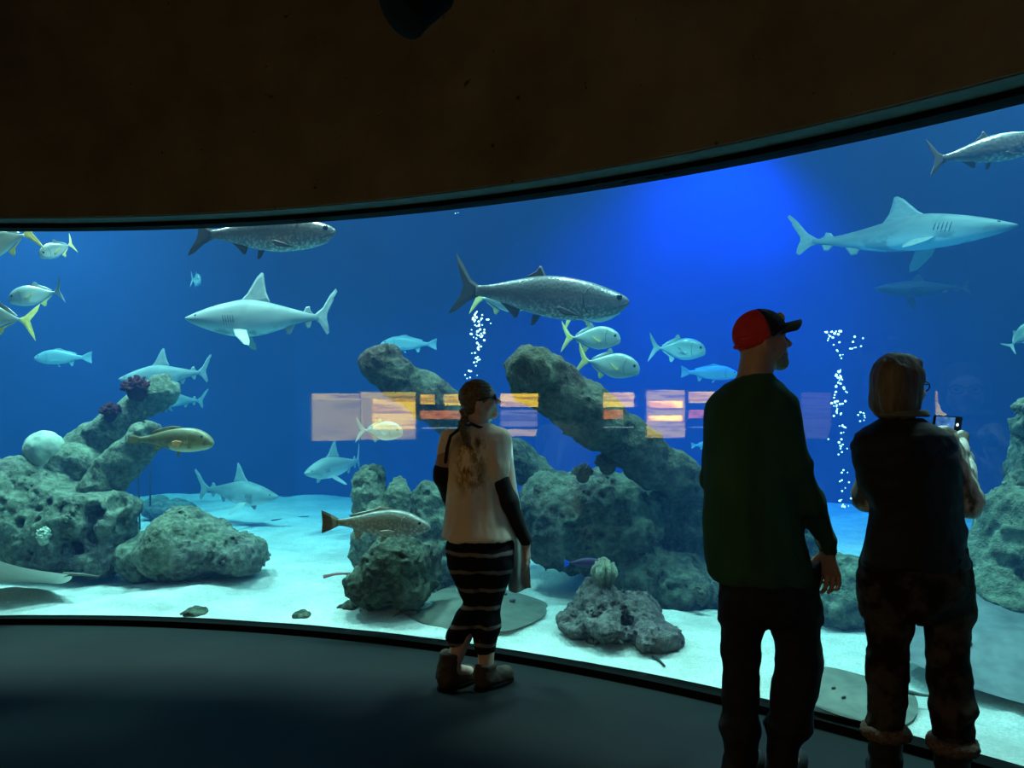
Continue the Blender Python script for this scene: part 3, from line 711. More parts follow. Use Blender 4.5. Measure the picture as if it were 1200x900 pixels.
def fish(name, label, kind, x, y, plen, D, head=1, yaw=0, pitch=0, roll=0, bend=.04, group=None, cat='fish', tailmat=None, phase=0.0, zs=1.0):
    """x, y, plen: centre and apparent length in the photo; head +1 swims right, -1 left; yaw>0 turns the nose towards the viewer"""
    S = SP[kind]; L = px(plen, D) / max(.3, math.cos(math.radians(yaw))); c = W(x, y, D)
    heading = math.atan2(-math.sin(math.radians(yaw)), head * math.cos(math.radians(yaw)))
    root = thing(name, label, cat, c, group)
    root.rotation_euler = (Matrix.Rotation(heading, 3, 'Z') @ Matrix.Rotation(-math.radians(pitch), 3, 'Y') @ Matrix.Rotation(math.radians(roll), 3, 'X')).to_euler()
    def yb(xx): q = np.clip(.25 - np.asarray(xx), 0, None); return bend * np.sin(q * 4.2 + phase) * q * 2.2
    n, R = 34, 20; u = np.concatenate([[0.002], np.linspace(0, 1, n)[1:] ** 1.25]) * S['top'][-1][0]
    t, b, wd = smooth_prof(S['top'], u), smooth_prof(S['bot'], u), smooth_prof(S['wid'], u)
    V = []
    for i in range(n):
        zc, hz = (t[i] + b[i]) / 2, (t[i] - b[i]) / 2
        for k in range(R):
            a = 2 * math.pi * k / R; V.append((.5 - u[i], max(wd[i], .002) * math.copysign(abs(math.cos(a)) ** .85, math.cos(a)), zc + max(hz, .002) * math.sin(a)))
    V = np.array(V); V[:, 1] += yb(V[:, 0]); Fc = []
    for i in range(n - 1):
        for k in range(R): a_, b_ = i * R + k, i * R + (k + 1) % R; Fc.append((a_, a_ + R, b_ + R, b_))
    Fc.append(tuple(range(R))); Fc.append(tuple(range(n * R - 1, (n - 1) * R - 1, -1)))
    put('body', mesh_np('body', V * L, Fc), MATS[S['mat']], root)
    fm = MATS[S['fin']]
    for nm, out in S['fins']:
        m = fin_mesh(nm, out, .006, yb); 
        for v in m.vertices: v.co *= L
        mm = fm
        if kind == 'jack' and nm == 'dorsal_fin': mm = MATS['jack_skin']
        if tailmat and nm == 'tail_fin': mm = tailmat
        put(nm, m, mm, root)
    (pxx, pz), out, py, ang = S['pec']
    for sg in (1, -1):
        ca, sa = math.cos(math.radians(ang)), math.sin(math.radians(ang))
        def place(V, sg=sg):
            V = V.copy(); x0, y0, z0 = V[:, 0].copy(), V[:, 1].copy(), V[:, 2].copy()
            if kind in ('shark', 'hazed'): return np.stack([pxx + x0, sg * (py * .8 + z0 * .72) + y0, pz - z0 * .62 + y0 * .3], 1)
            return np.stack([pxx + x0, sg * (py + np.abs(x0) * .28) + y0, pz + z0 - .02], 1)
        m = fin_mesh('pectoral_fin', out, .005, yb, place)
        for v in m.vertices: v.co *= L
        put('pectoral_fin', m, MATS['orange_fin'] if kind == 'grouper' else fm, root)
    if kind == 'shark':                                              # five gill slits on each side
        for sg in (1, -1):
            for q in range(5):
                xx = .245 - q * .016; ew = float(smooth_prof(S['wid'], np.array([.5 - xx]))[0])
                pts = [np.array([xx + .006 * t, sg * ew * 1.0 * math.sqrt(max(0.05, 1 - (t * .45) ** 2)), -.012 + t * .04]) for t in (-1, -.3, .4, 1)]
                for p_ in pts: p_[1] += float(yb(p_[0]))
                put('gill_slit', tube_mesh('gill_slit', [p_ * L for p_ in pts], .0030 * L, 5), M_tarpon_fin, root)
    if kind != 'shark' and kind != 'hazed':                          # gill cover edge and mouth line
        zt = lambda u_: (float(smooth_prof(S['top'], np.array([u_]))[0]), float(smooth_prof(S['bot'], np.array([u_]))[0]), float(smooth_prof(S['wid'], np.array([u_]))[0]))
        for sg in (1, -1):
            pts = []
            for a in np.linspace(-1.05, .95, 9):
                u_ = .255 - .035 * a * a; T_, B_, W_ = zt(u_); zc, hz = (T_ + B_) / 2, (T_ - B_) / 2; z_ = math.sin(a) * .82
                pts.append(np.array([.5 - u_, sg * W_ * math.sqrt(1 - z_ * z_) ** .85 * 1.0 + float(yb(.5 - u_)), zc + hz * z_]) * L)
            put('gill_cover', tube_mesh('gill_cover', pts, .0032 * L, 5), fm if kind in ('tarpon', 'drum', 'grouper') else M_tarpon_fin, root)
            pts = []
            for u_ in np.linspace(.008, .085, 5):
                T_, B_, W_ = zt(u_); zc, hz = (T_ + B_) / 2, (T_ - B_) / 2; z_ = -.12 - u_ * 4.5
                pts.append(np.array([.5 - u_, sg * W_ * math.sqrt(max(.02, 1 - z_ * z_)) ** .85, zc + hz * z_]) * L)
            put('mouth_line', tube_mesh('mouth_line', pts, .0026 * L, 5), M_tarpon_fin, root)
    ex, ez, er = S['eye']; ew = float(smooth_prof(S['wid'], np.array([.5 - ex]))[0])
    for sg in (1, -1): put('eye', sphere_mesh('eye', er * L, 10, 6, (1, .6, 1)), M_eye, root, (ex * L, sg * ew * .86 * L, ez * L))
    if zs != 1.0: root.scale = (1, zs, zs)
    return root
G_J, G_S, G_T = 'jacks with yellow tails', 'sharks', 'tarpons'
fish('jack_fish', 'bright jack cut off by the left edge right under the window head', 'jack', 4, 283, 82, 5.9, -1, 10, -18, group=G_J)
fish('jack_fish', 'little jack turning nose-down near the upper left corner', 'jack', 67, 292, 22, 6.3, -1, 62, -28, bend=.08, group=G_J)
fish('jack_fish', 'jack with faint tail swimming left in the upper left', 'jack', 42, 345, 62, 6.6, -1, 5, -12, bend=-.12, group=G_J, tailmat=MATS['jack_skin'])
fish('jack_fish', 'jack showing only its yellow tail at the left edge', 'jack', -4, 372, 78, 5.9, -1, 25, 6, bend=.14, group=G_J)
fish('distant_fish', 'hazy blue fish with no clear fins in open water at far left', 'pale', 74, 419, 68, 9.6, -1, 0, 0)
fish('distant_fish', 'faint round blue fish below the topmost tarpon tail', 'paleJack', 229, 328, 24, 10.2, 1, 50, -10)
fish('tarpon', 'large tarpon whose back is cut off by the window head', 'tarpon', 306, 273, 178, 5.9, 1, 4, 0, group=G_T)
fish('shark', 'large pale shark with tall dorsal fin swimming left', 'shark', 308, 373, 168, 7.2, -1, 12, -1, bend=.09, group=G_S, cat='shark')
fish('shark', 'white shark just above the left piling, nose to the left', 'shark', 195, 440, 100, 8.6, -1, 15, -5, bend=.12, group=G_S, cat='shark')
fish('shark', 'dim blue shark half hidden behind the left piling tip', 'shark', 205, 468, 72, 10.0, -1, 10, 4, group=G_S, cat='shark')
fish('mottled_fish', 'brown mottled fish with orange fin in front of the left piling', 'grouper', 200, 515, 106, 5.6, 1, 8, 1, bend=.07)
fish('shark', 'small blue-white shark coming towards the window with upright fin', 'shark', 391, 546, 46, 8.4, -1, 62, -6, bend=.08, group=G_S, cat='shark')
fish('shark', 'blue-white shark low over far sand swimming right', 'shark', 276, 577, 110, 9.0, 1, 15, -3, bend=.06, group=G_S, cat='shark')
fish('drum_fish', 'silvery tan drum with square tail left of the braided woman', 'drum', 440, 614, 130, 4.95, 1, 5, -1)
fish('tarpon', 'big silver tarpon with dark forked tail above the braided woman', 'tarpon', 632, 346, 210, 5.6, 1, 3, -5, bend=.03, group=G_T)
fish('jack_fish', 'jack hidden behind the tail of the big silver tarpon', 'jack', 588, 351, 76, 6.5, 1, 0, -4, group=G_J)
fish('jack_fish', 'jack hidden behind the belly of the big silver tarpon', 'jack', 693, 366, 70, 6.4, 1, 0, 8, group=G_J)
fish('jack_fish', 'upper jack of the pair below the big silver tarpon head', 'jack', 692, 396, 70, 6.2, 1, 4, -2, bend=.08, group=G_J)
fish('jack_fish', 'lower jack of the pair below the big silver tarpon head', 'jack', 712, 427, 76, 6.0, 1, 4, -10, bend=.08, group=G_J)
fish('distant_fish', 'hazy blue fish just above the tip of the far piling', 'pale', 479, 403, 66, 9.4, -1, 0, 1)
fish('silver_fish', 'blue-silver fish with forked tail left of the man with the cap', 'paleJack', 793, 409, 66, 8.0, 1, 8, -4)
fish('distant_fish', 'blurred blue fish at the shoulder of the man in green', 'pale', 832, 437, 68, 9.6, 1, 0, -2)
fish('silver_fish', 'pale fish crossing the reflected yellow sign', 'paleJack', 444, 505, 58, 7.2, 1, 10, -2)
fish('distant_fish', 'small blue fish close to the elbow of the man in green', 'pale', 828, 521, 36, 9.4, 1, 0, 4)
fish('tarpon', 'tarpon leaving the picture at the upper right corner', 'tarpon', 1158, 175, 134, 4.9, 1, 8, 9, group=G_T)
fish('shark', 'long pale shark in the upper right with fading tail', 'shark', 1046, 273, 206, 7.6, 1, 34, -3, bend=.09, roll=-14, zs=.66, group=G_S, cat='shark')
fish('shark', 'ghostly faint shark below the long pale one at right', 'hazed', 1083, 339, 118, 9.0, -1, 0, 1, roll=40, zs=.7, group=G_S, cat='shark')
fish('silver_fish', 'pale fish diving at the right edge of the window', 'paleJack', 1196, 394, 34, 6.0, 1, 30, 50)
fish('small_fish', 'little dark purple fish with bright blue tail under the central rock', 'blueTail', 684, 660, 46, 5.15, 1, 5, 2, tailmat=M_bluefish)
fish('small_fish', 'tiny striped fish beside the braided woman knee', 'pale', 536, 690, 14, 4.95, 1, 40, -60)

# rays
def ray(label, c, width, length, heading, roll, pitch, top, belly_mat, flap=.12, tail=1.0, dish=0.0):
    """disc of a stingray: rounded diamond with a raised middle, own belly, tail and eyes"""
    root = thing('stingray', label, 'stingray', c, 'stingrays')
    root.rotation_euler = (Matrix.Rotation(math.radians(heading), 3, 'Z') @ Matrix.Rotation(math.radians(pitch), 3, 'Y') @ Matrix.Rotation(math.radians(roll), 3, 'X')).to_euler()
    n, R = 56, 14
    def edge(a):
        ca, sa = math.cos(a), math.sin(a); e = (abs(ca) ** 1.45 + abs(sa) ** 1.45) ** (-1 / 1.45)
        return ca * e * length * (.5 if ca > 0 else .55), sa * e * width * .5
    def surf(sgn):
        V, Fc = [], []
        for j in range(R + 1):
            q = j / R
            for k in range(n):
                ex, ey = edge(2 * math.pi * k / n); X_, Y_ = ex * q, ey * q
                body = math.exp(-((X_ / (length * .34)) ** 2 + (Y_ / (width * .16)) ** 2))
                th = (1 - q ** 2.2) * width * .022 + body * width * (.055 if sgn > 0 else .02) * (1 - q ** 3)
                lift = flap * width * abs(Y_ / (width * .5)) ** 2 * math.sin(X_ / length * 3 + .9)
                V.append((X_, Y_, sgn * th + lift))
        for j in range(R):
            for k in range(n):
                a, b = j * n + k, j * n + (k + 1) % n; f = (a, a + n, b + n, b) if sgn > 0 else (a, b, b + n, a + n)
                Fc.append(f)
        return mesh_np('disc', V, Fc)
    put('disc', surf(1), top, root); put('belly', surf(-1), belly_mat, root)
    T = [np.array([-length * .5 - t * length * tail, .05 * width * math.sin(t * 3), .01 - .02 * t]) for t in np.linspace(-.08, 1, 8)]
    put('tail', tube_mesh('tail', T, list(np.linspace(width * .022, width * .004, 8)), 8), top, root)
    for sg in (1, -1): put('eye', sphere_mesh('eye', width * .015, 10, 6, (1.4, .8, 1)), top, root, (length * .20, sg * width * .075, width * .056))
    return root
p = on_sand(556, 722); ray('broad tan stingray flat on the sand behind the braided woman legs', p + [0.05, .05, .04], 1.12, .95, 20, 3, 0, M_ray_top, M_ray_belly, .03, .15)
p = on_sand(1012, 838); ray('dark stingray close to the window between the man and the woman with the phone', p + [.02, .10, .045], .55, .52, -170, -9, 0, M_ray_top, M_ray_belly, .03, .3)
p = on_sand(1192, 812); ray('largest grey stingray gliding at the lower right corner', p + [.12, .24, .14], 1.25, 1.2, 168, -14, 0, M_ray_grey, M_ray_belly, .05, .4)
p = W(10, 676, 5.75); ray('stingray with white belly lifting off the sand at the left edge', p, .80, .80, 185, 24, 0, M_ray_top, M_ray_belly, .10, .3)

# air bubbles
bm_b = sphere_mesh('air_bubble', 1.0, 8, 6)
bm_b.materials.append(M_bubble)
rb = np.random.default_rng(3)
def bubble(x, y, D, r, label, group):
    o = bpy.data.objects.new('air_bubble', bm_b); COL.objects.link(o); o.location = tuple(W(x, y, D)); s = px(r, D)
    o.scale = (s, s, s * .85); tag(o, label, 'bubble', group)
def bcol(spec, D, label, group):
    for (x, y, sx, sy, n, rm) in spec:
        for _ in range(n): bubble(rb.normal(x, sx), rb.uniform(y - sy, y + sy), D + rb.uniform(-.08, .08), rb.uniform(.35, .85) * rm, label, group)
bcol([(561, 385, 5.5, 20, 44, 1.8), (558, 420, 2.6, 14, 14, 1.5), (550, 441, 4, 9, 10, 1.4)], 5.3, 'white air bubble in the stream rising above the braided woman head', 'bubbles above the braided woman')
bcol([(977, 398, 4.5, 10, 16, 1.9), (983, 422, 2, 14, 7, 1.4), (981, 445, 3, 10, 18, 1.9), (981, 470, 6, 16, 24, 1.8), (984, 500, 4, 16, 12, 1.6), (985, 527, 3, 9, 9, 1.8), (989, 575, 3.5, 25, 16, 1.7), (1002, 405, 4, 12, 8, 1.6), (1013, 490, 4, 8, 8, 1.6)],
     5.0, 'white air bubble in the stream between the man and the woman with the phone', 'bubbles between the man and the woman')
bcol([(535, 247, 2, 4, 2, 1.2)], 5.3, 'lone white air bubble just under the window head', 'bubbles under the window head')

# ================================================================== PEOPLE
UPV = np.array([0, 0, 1.0])
def unit(v): v = np.asarray(v, float); return v / np.linalg.norm(v)
class Head:
    """anatomical head frame; coordinates in cm: forward, to the person's left, up"""
    def __init__(h, O, fwd, sc, tilt=0.0):
        h.O = np.asarray(O, float); h.f = unit(fwd); h.l = unit(np.cross(UPV, h.f)); h.u = np.cross(h.f, h.l); h.s = sc * .01
        if tilt: c, s_ = math.cos(tilt), math.sin(tilt); h.l, h.u = h.l * c + h.u * s_, h.u * c - h.l * s_
        h.ax = np.array([h.f, h.l, h.u])
    def p(h, a, b, c): return h.O + h.s * (a * h.f + b * h.l + c * h.u)
    def e(h, S, c, r, k=1.2, cut=False): S.ell(h.p(*c), np.array(r) * h.s, h.ax, k=k * h.s, cut=cut)
    def c(h, S, a, b, ra, rb, k=1.0, cut=False): S.cone(h.p(*a), h.p(*b), ra * h.s, rb * h.s, k=k * h.s, cut=cut)
    def build(h, S, neck_base, neck_r=6.2):
        h.e(S, (0, 0, 3.4), (9.6, 7.5, 8.8)); h.e(S, (3.0, 0, -4.2), (6.0, 5.7, 6.0), 2.5)
        h.e(S, (6.6, 0, -9.0), (2.6, 2.6, 2.2), 2.0)                       # chin
        h.e(S, (6.6, 0, 2.4), (2.9, 5.4, 1.4), 1.5)                        # brow
        for sg in (1, -1):
            h.e(S, (5.2, sg * 4.3, -2.2), (3.2, 2.3, 2.4), 2.0)            # cheek
            h.e(S, (9.4, sg * 3.2, .7), (1.5, 1.9, 1.2), .8, True)         # eye socket
            h.e(S, (-.6, sg * 7.4, -.8), (2.0, .9, 3.3), .5); h.e(S, (.1, sg * 8.3, -.6), (1.0, .5, 1.9), .4, True)
            h.c(S, (3.5, sg * 4.8, -5.0), (-1.5, sg * 5.8, -3.0), 1.8, 1.8, 2.0)   # jaw
            h.e(S, (10.1, sg * 1.1, -2.6), (1.1, .9, .8), .5)              # nostril
        h.c(S, (8.7, 0, 1.6), (11.2, 0, -1.9), .75, 1.15, .8)              # nose
        h.e(S, (8.6, 0, -5.0), (1.15, 2.5, .62), .45); h.e(S, (8.4, 0, -6.5), (1.15, 2.2, .75), .45)
        S.cone(h.p(-2.0, 0, -4.0), neck_base, neck_r * h.s, neck_r * h.s * 1.08, k=.03)
    def eyes(h, root, o):
        for sg in (1, -1): put('eye', sphere_mesh('eye', 1.2 * h.s, 10, 8), M_eye, root, h.p(7.2, sg * 3.2, .7) - o)
def hand(S, wrist, d, thumb, palm, curl=.6, sc=1.0, tcurl=.3):
    d, thumb, palm = unit(d), unit(thumb), unit(palm)
    for o in (-.022, 0, .022): S.cone(wrist + .012 * d, wrist + sc * (.082 * d + o * thumb), .019 * sc, .0135 * sc, k=.012)
    for off, L in ((.030, .072), (.0105, .080), (-.0095, .074), (-.029, .058)):
        p = wrist + sc * (.088 * d + off * thumb); a = curl * .5; dd = unit(d + thumb * off * 3.0)
        for frac, r0, r1 in ((.45, .0092, .0085), (.32, .0085, .0078), (.26, .0078, .0066)):
            q = p + L * sc * frac * (math.cos(a) * dd + math.sin(a) * palm); S.cone(p, q, r0 * sc, r1 * sc, k=.004); p = q; a += curl
    p = wrist + sc * (.028 * d + .026 * thumb); t1 = unit(.75 * d + .75 * thumb + tcurl * palm); q = p + .042 * sc * t1
    S.cone(p, q, .0135 * sc, .0105 * sc, k=.008); S.cone(q, q + .032 * sc * unit(d + .25 * thumb + tcurl * 1.6 * palm), .0105 * sc, .008 * sc, k=.004)
def loft_px(S, rows, D, bs, dy=0.0, k=.03):
    S.loft([(W(0, y, D)[2], W((xl + xr) / 2, y, D)[0], D + dy, px((xr - xl) / 2, D), b) for (y, xl, xr), b in zip(rows, bs)], k=k)
def folds(amp, fx=11, fz=4, seed=0.0):
    return lambda X, Y, Z: amp * fbm(X * fx + seed, Y * fx, Z * fz, 3)
def shoe(name, heel, d, L, ht, wdt, mat, root, o, h=.007):
    S = SDF(); d = unit([d[0], d[1], 0]); hl = np.array([heel[0], heel[1], 0.0])
    S.cone(hl + d * .035 + [0, 0, .05], hl + d * .055 + [0, 0, ht], wdt * 1.05, wdt * 1.12, k=.03)
    S.cone(hl + d * .03 + [0, 0, .035], hl + d * (L - .05) + [0, 0, .03], wdt * .92, wdt * .95, k=.03)
    S.ell(hl + d * L * .62 + [0, 0, .05], (wdt * 1.2, wdt * 1.2, .045), k=.03)
    S.half((0, 0, .012), (0, 0, -1)); b = put(name, S.mesh(name, h, o), mat, root)
    S = SDF()
    S.loft([(.0, *(hl + d * L * .5)[:2], wdt * .6, wdt * .6), (.012, *(hl + d * L * .5)[:2], wdt * .6, wdt * .6)], k=.005)
    V, Fc = [], []; n = 28; lat = np.array([-d[1], d[0], 0])
    for z in (0.0, .016):
        for i in range(n):
            a = 2 * math.pi * i / n; V.append(hl + d * (L * .5 + math.cos(a) * L * .52) + lat * math.sin(a) * wdt * (1.12 + .12 * math.cos(a)) + [0, 0, z] - o)
    for i in range(n): Fc.append((i, (i + 1) % n, n + (i + 1) % n, n + i))
    Fc.append(tuple(range(n - 1, -1, -1))); Fc.append(tuple(range(n, 2 * n)))
    put('sole', mesh_np('sole', V, Fc, False), M_black, b)

# ---- man in a green shirt
def man():
    D = 3.018; J = lambda x, y, dy=0.0: W(x, y, D + dy)
    o = J(895, 920); o[2] = 0.0
    root = thing('person', 'man in a dark green long-sleeved shirt and red and black cap, seen from behind', 'person', o)
    fw = unit([.57, .82, 0])                                             # body heading
    B = SDF(); H = Head(J(892, 402, .02), (1, .10, .15), 1.0)
    H.build(B, J(884, 446, .01))
    loft_px(B, [(446, 866, 906), (458, 850, 916), (480, 842, 920), (540, 840, 918), (600, 842, 920), (660, 850, 930), (700, 860, 940)], D, [.06, .08, .095, .10, .10, .10, .08])
    elb, wr = J(940, 568, -.05), J(970, 643, .0)
    B.cone(J(922, 474, -.02), elb, .047, .04, k=.03); B.cone(elb, wr, .040, .029, k=.02)
    hand(B, wr, unit([.08, -.05, -1]), unit([-.75, .62, .1]), unit([-.7, -.65, -.2]), .62, 1.08)
    le, lw = J(838, 565, .16), J(872, 602, .34)
    B.cone(J(852, 488, .05), le, .043, .04, k=.03); B.cone(le, lw, .04, .029, k=.02); hand(B, lw, unit([.7, .7, .1]), unit([.2, -.2, 1]), unit([.6, -.7, 0]), .6)
    for pts in ([(868, 690), (867, 772), (868, 890)], [(928, 690), (932, 770), (922, 888)]):
        a, b, c = [J(*q) for q in pts]; B.cone(a, b, .055, .045, k=.03); B.cone(b, c, .042, .034, k=.02); B.cone(c, c + fw * .10 - [0, 0, .05], .032, .026, k=.02)
    put('body', B.mesh('body', .005, o), M_skin, root); H.eyes(root, o)
    S = SDF()
    loft_px(S, [(437, 870, 904), (443, 862, 908), (450, 850, 915), (459, 843, 919), (472, 833, 927), (490, 827, 931), (540, 824, 932), (590, 825, 934), (630, 826, 940), (655, 827, 948), (672, 829, 954), (682, 836, 954)],
            D, [.068, .08, .10, .12, .13, .138, .142, .142, .142, .145, .145, .14], k=.03)
    S.cone(J(913, 478, -.03), J(929, 545, -.06), .066, .061, k=.05); S.cone(J(930, 545, -.06), J(950, 590, -.04), .058, .050, k=.03); S.cone(J(950, 588, -.04), J(968, 634, -.005), .050, .038, k=.03)
    S.cone(J(968, 634, -.005), J(970, 645, .0), .039, .033, k=.01); S.ell(J(944, 542, -.05), (.022, .04, .012), k=.02)
    S.cone(J(846, 482, .05), J(839, 562, .16), .060, .053, k=.05); S.cone(J(838, 562, .16), J(868, 600, .32), .054, .042, k=.03)
    put('shirt', S.mesh('shirt', .0075, o, folds(.009, 10, 3.2)), M_green, root)
    T = SDF()
    loft_px(T, [(660, 838, 955), (690, 843, 960), (715, 843, 961), (728, 846, 960)], D, [.13, .132, .12, .09])
    T.cone(J(869, 705), J(869, 768, .02), .083, .078, k=.03); T.cone(J(869, 768, .02), J(866, 850), .077, .066, k=.03); T.ell(J(867, 852), (.075, .08, .045), k=.03)
    T.cone(J(927, 705), J(935, 770, .02), .098, .085, k=.03); T.cone(J(935, 770, .02), J(924, 850), .085, .078, k=.03); T.ell(J(922, 848), (.088, .09, .045), k=.03)
    T.cone(J(866, 850), J(868, 896), .058, .055, k=.03); T.cone(J(922, 850), J(918, 894), .062, .057, k=.03)
    put('trousers', T.mesh('trousers', .009, o, folds(.012, 9, 8, 4)), M_jeans, root)
    shoe('shoe', J(864, 920) - fw * .05, fw, .29, .09, .052, M_shoe, root, o); shoe('shoe', J(916, 918) - fw * .05, fw, .29, .09, .052, M_shoe, root, o)
    # cap: black front, red back, bill, badge
    def crown(sgn):
        C = SDF(); H.e(C, (-.1, 0, 3.7), (10.6, 8.5, 9.6), .1); H.e(C, (-.1, 0, 3.7), (10.0, 7.9, 9.0), .1, True)
        C.half(H.p(9, 0, 4.6), -(H.u) + .42 * -(-H.f) * 0 - H.f * -.42 * 1)            # rim: lower at the nape
        C.half(H.p(.4, 0, 5), H.f * sgn + H.u * sgn * .12); return C
    hat = put('cap', crown(1).mesh('cap', .005, o), M_cap_red, root)
    put('front_panel', crown(-1).mesh('front_panel', .005, o), M_cap_black, hat)
    n, V, Fc = 18, [], []
    for z in (0, .35):
        for j in range(6):
            for i in range(n + 1):
                a = math.radians(-62 + 124 * i / n); r0 = np.array([math.cos(a) * 10.3, math.sin(a) * 8.2]); r1 = np.array([7.2 + math.cos(a) * 9.6, math.sin(a) * 8.4])
                q = r0 + (r1 - r0) * j / 5; V.append(H.p(q[0], q[1], 5.9 + z - .065 * q[1] ** 2 + .10 * (q[0] - 9)) - o)
    N = 6 * (n + 1)
    for j in range(5):
        for i in range(n):
            a = j * (n + 1) + i; Fc.append((a, a + 1, a + n + 2, a + n + 1)); Fc.append((N + a, N + a + n + 1, N + a + n + 2, N + a + 1))
    for i in range(n): a = 5 * (n + 1) + i; Fc.append((a, a + 1, N + a + 1, N + a)); a = i; Fc.append((a + 1, a, N + a, N + a + 1))
    for j in range(5): a = j * (n + 1); Fc.append((a, a + n + 1, N + a + n + 1, N + a)); a += n; Fc.append((a + n + 1, a, N + a, N + a + n + 1))
    put('brim', mesh_np('brim', V, Fc), M_cap_black, hat)
    S = SDF(); S.ell(H.p(8.3, -1.5, 8.4), np.array([1.5, 2.4, 2.3]) * .01, H.ax, k=.003); put('badge', S.mesh('badge', .004, o), M_cap_badge, hat)
    S = SDF(); H.e(S, (-9.6, 0, -.2), (1.2, 3.4, 1.0), .4); put('strap', S.mesh('strap', .004, o), M_cap_red, hat)
    S = SDF(); H.e(S, (3.4, 0, -5.0), (6.25, 6.0, 5.6), 2); H.e(S, (6.8, 0, -9.0), (2.9, 2.9, 2.6), 2); H.e(S, (6, 0, -1.0), (7, 9, 4.2), 1, True)
    H.e(S, (9.6, 0, -5.6), (2.2, 2.6, 1.6), .5, True)
    put('beard', S.mesh('beard', .005, o, lambda X, Y, Z: .002 * fbm(X * 90, Y * 90, Z * 60, 2)), M_beard, root)
man()

# ---- woman holding up a phone
def woman_phone():
    D = 2.951; J = lambda x, y, dy=0.0: W(x, y, D + dy)
    o = J(1074, 930); o[2] = 0.0
    root = thing('person', 'woman with a grey bob, glasses and black vest holding up a phone', 'person', o)
    fw = unit([.30, .95, 0])
    B = SDF(); H = Head(J(1054, 455, .03), (.90, .44, .02), .97); H.build(B, J(1056, 502, .0), 5.4)
    loft_px(B, [(500, 1038, 1078), (512, 1024, 1100), (540, 1016, 1106), (580, 1024, 1106), (620, 1028, 1112), (660, 1024, 1118), (700, 1030, 1118)], D, [.06, .075, .09, .09, .09, .09, .08])
    re, rw = J(1134, 588, .01), J(1128, 537, .24)
    B.cone(J(1104, 516), re, .042, .037, k=.03); B.cone(re, rw, .036, .026, k=.02)
    hand(B, rw, unit([-.12, .12, 1]), unit([-.75, -.65, .1]), unit([-.72, .60, .0]), .75, .9)
    le, lw = J(1015, 582, .09), J(1074, 548, .30)
    B.cone(J(1018, 522), le, .038, .034, k=.03); B.cone(le, lw, .034, .026, k=.02); hand(B, lw, unit([.35, .15, 1]), unit([.8, -.2, .2]), unit([.3, .9, 0]), .45, .9)
    legs = ([(1041, 700), (1042, 795), (1039, 900)], [(1105, 700), (1113, 795, -.06), (1116, 910, -.11)])
    for pts in legs:
        a, b, c = [J(*q) for q in pts]; B.cone(a, b, .06, .045, k=.03); B.cone(b, c, .042, .034, k=.02); B.cone(c, c + fw * .14 - [0, 0, .04], .034, .03, k=.02)
    put('body', B.mesh('body', .005, o), M_skin_fair, root); H.eyes(root, o)
    # hair
    S = SDF(); H.e(S, (-1.2, 0, 3.6), (11.0, 9.3, 10.0), 2); H.e(S, (-4.2, 0, -4.0), (8.2, 9.2, 9.0), 3)
    for sg in (1, -1): H.e(S, (-.6, sg * 6.8, -2.0), (4.4, 2.4, 8.0), 2)
    H.e(S, (5.2, 0, 9.6), (4.4, 5.6, 2.6), 2); H.e(S, (10.6, 0, -2.8), (7.4, 10.5, 9.4), 1.5, True)
    put('hair', S.mesh('hair', .0065, o, lambda X, Y, Z: .006 * fbm(X * 34, Y * 34, Z * 7, 3) - .002 + .005 * vnoise(X * 9, Y * 9, Z * 9)), M_hair_grey, root)
    # glasses
    ring = [H.p(9.9 - .10 * abs(3.3 + 2.7 * math.cos(a)) ** 1.3 * .35, 3.3 + 2.7 * math.cos(a), .6 + 2.0 * math.sin(a)) - o for a in np.linspace(0, 2 * math.pi, 21)]
    ring2 = [H.p(9.9 - .10 * abs(3.3 + 2.7 * math.cos(a)) ** 1.3 * .35, -3.3 - 2.7 * math.cos(a), .6 + 2.0 * math.sin(a)) - o for a in np.linspace(0, 2 * math.pi, 21)]
    g = put('glasses', tube_mesh('glasses', ring, .0028, 6, False), M_glasses, root); put('rim', tube_mesh('rim', ring2, .0028, 6, False), M_glasses, g)
    put('bridge', tube_mesh('bridge', [H.p(9.95, .7, 1.0) - o, H.p(10.3, 0, 1.2) - o, H.p(9.95, -.7, 1.0) - o], .0026, 6), M_glasses, g)
    for sg in (1, -1): put('temple', tube_mesh('temple', [H.p(9.2, sg * 5.9, 1.4) - o, H.p(6, sg * 7.6, 1.3) - o, H.p(0, sg * 8.2, .9) - o], .003, 6), M_glasses, g)
    # sleeves
    S = SDF(); S.cone(J(1106, 516), J(1133, 588, .0), .055, .052, k=.03); S.cone(J(1134, 588, .01), J(1129, 540, .22), .050, .044, k=.03); S.cone(J(1124, 530, .02), J(1128, 512, .12), .034, .024, k=.04); S.ell(J(1134, 590, .01), .046, k=.03)
    put('sleeve', S.mesh('sleeve', .0075, o, folds(.007, 14, 14)), M_plaid, root)
    S = SDF(); S.cone(J(1024, 528), J(1015, 582, .09), .042, .052, k=.03); S.cone(J(1015, 582, .09), J(1072, 550, .28), .050, .042, k=.03)
    put('sleeve', S.mesh('sleeve', .0075, o, folds(.007, 14, 14)), M_plaid, root)
    V = SDF()
    loft_px(V, [(490, 1034, 1078), (496, 1026, 1088), (502, 1015, 1101), (509, 1006, 1113), (521, 1000, 1120), (545, 1002, 1122), (570, 1009, 1125), (595, 1019, 1127), (615, 1018, 1128), (640, 1013, 1131), (658, 1009, 1134), (664, 1012, 1132)],
            D, [.085, .095, .11, .125, .132, .135, .135, .13, .13, .135, .14, .135], k=.03)
    put('vest', V.mesh('vest', .0075, o, folds(.006, 9, 13, 2)), M_vest, root)
    T = SDF()
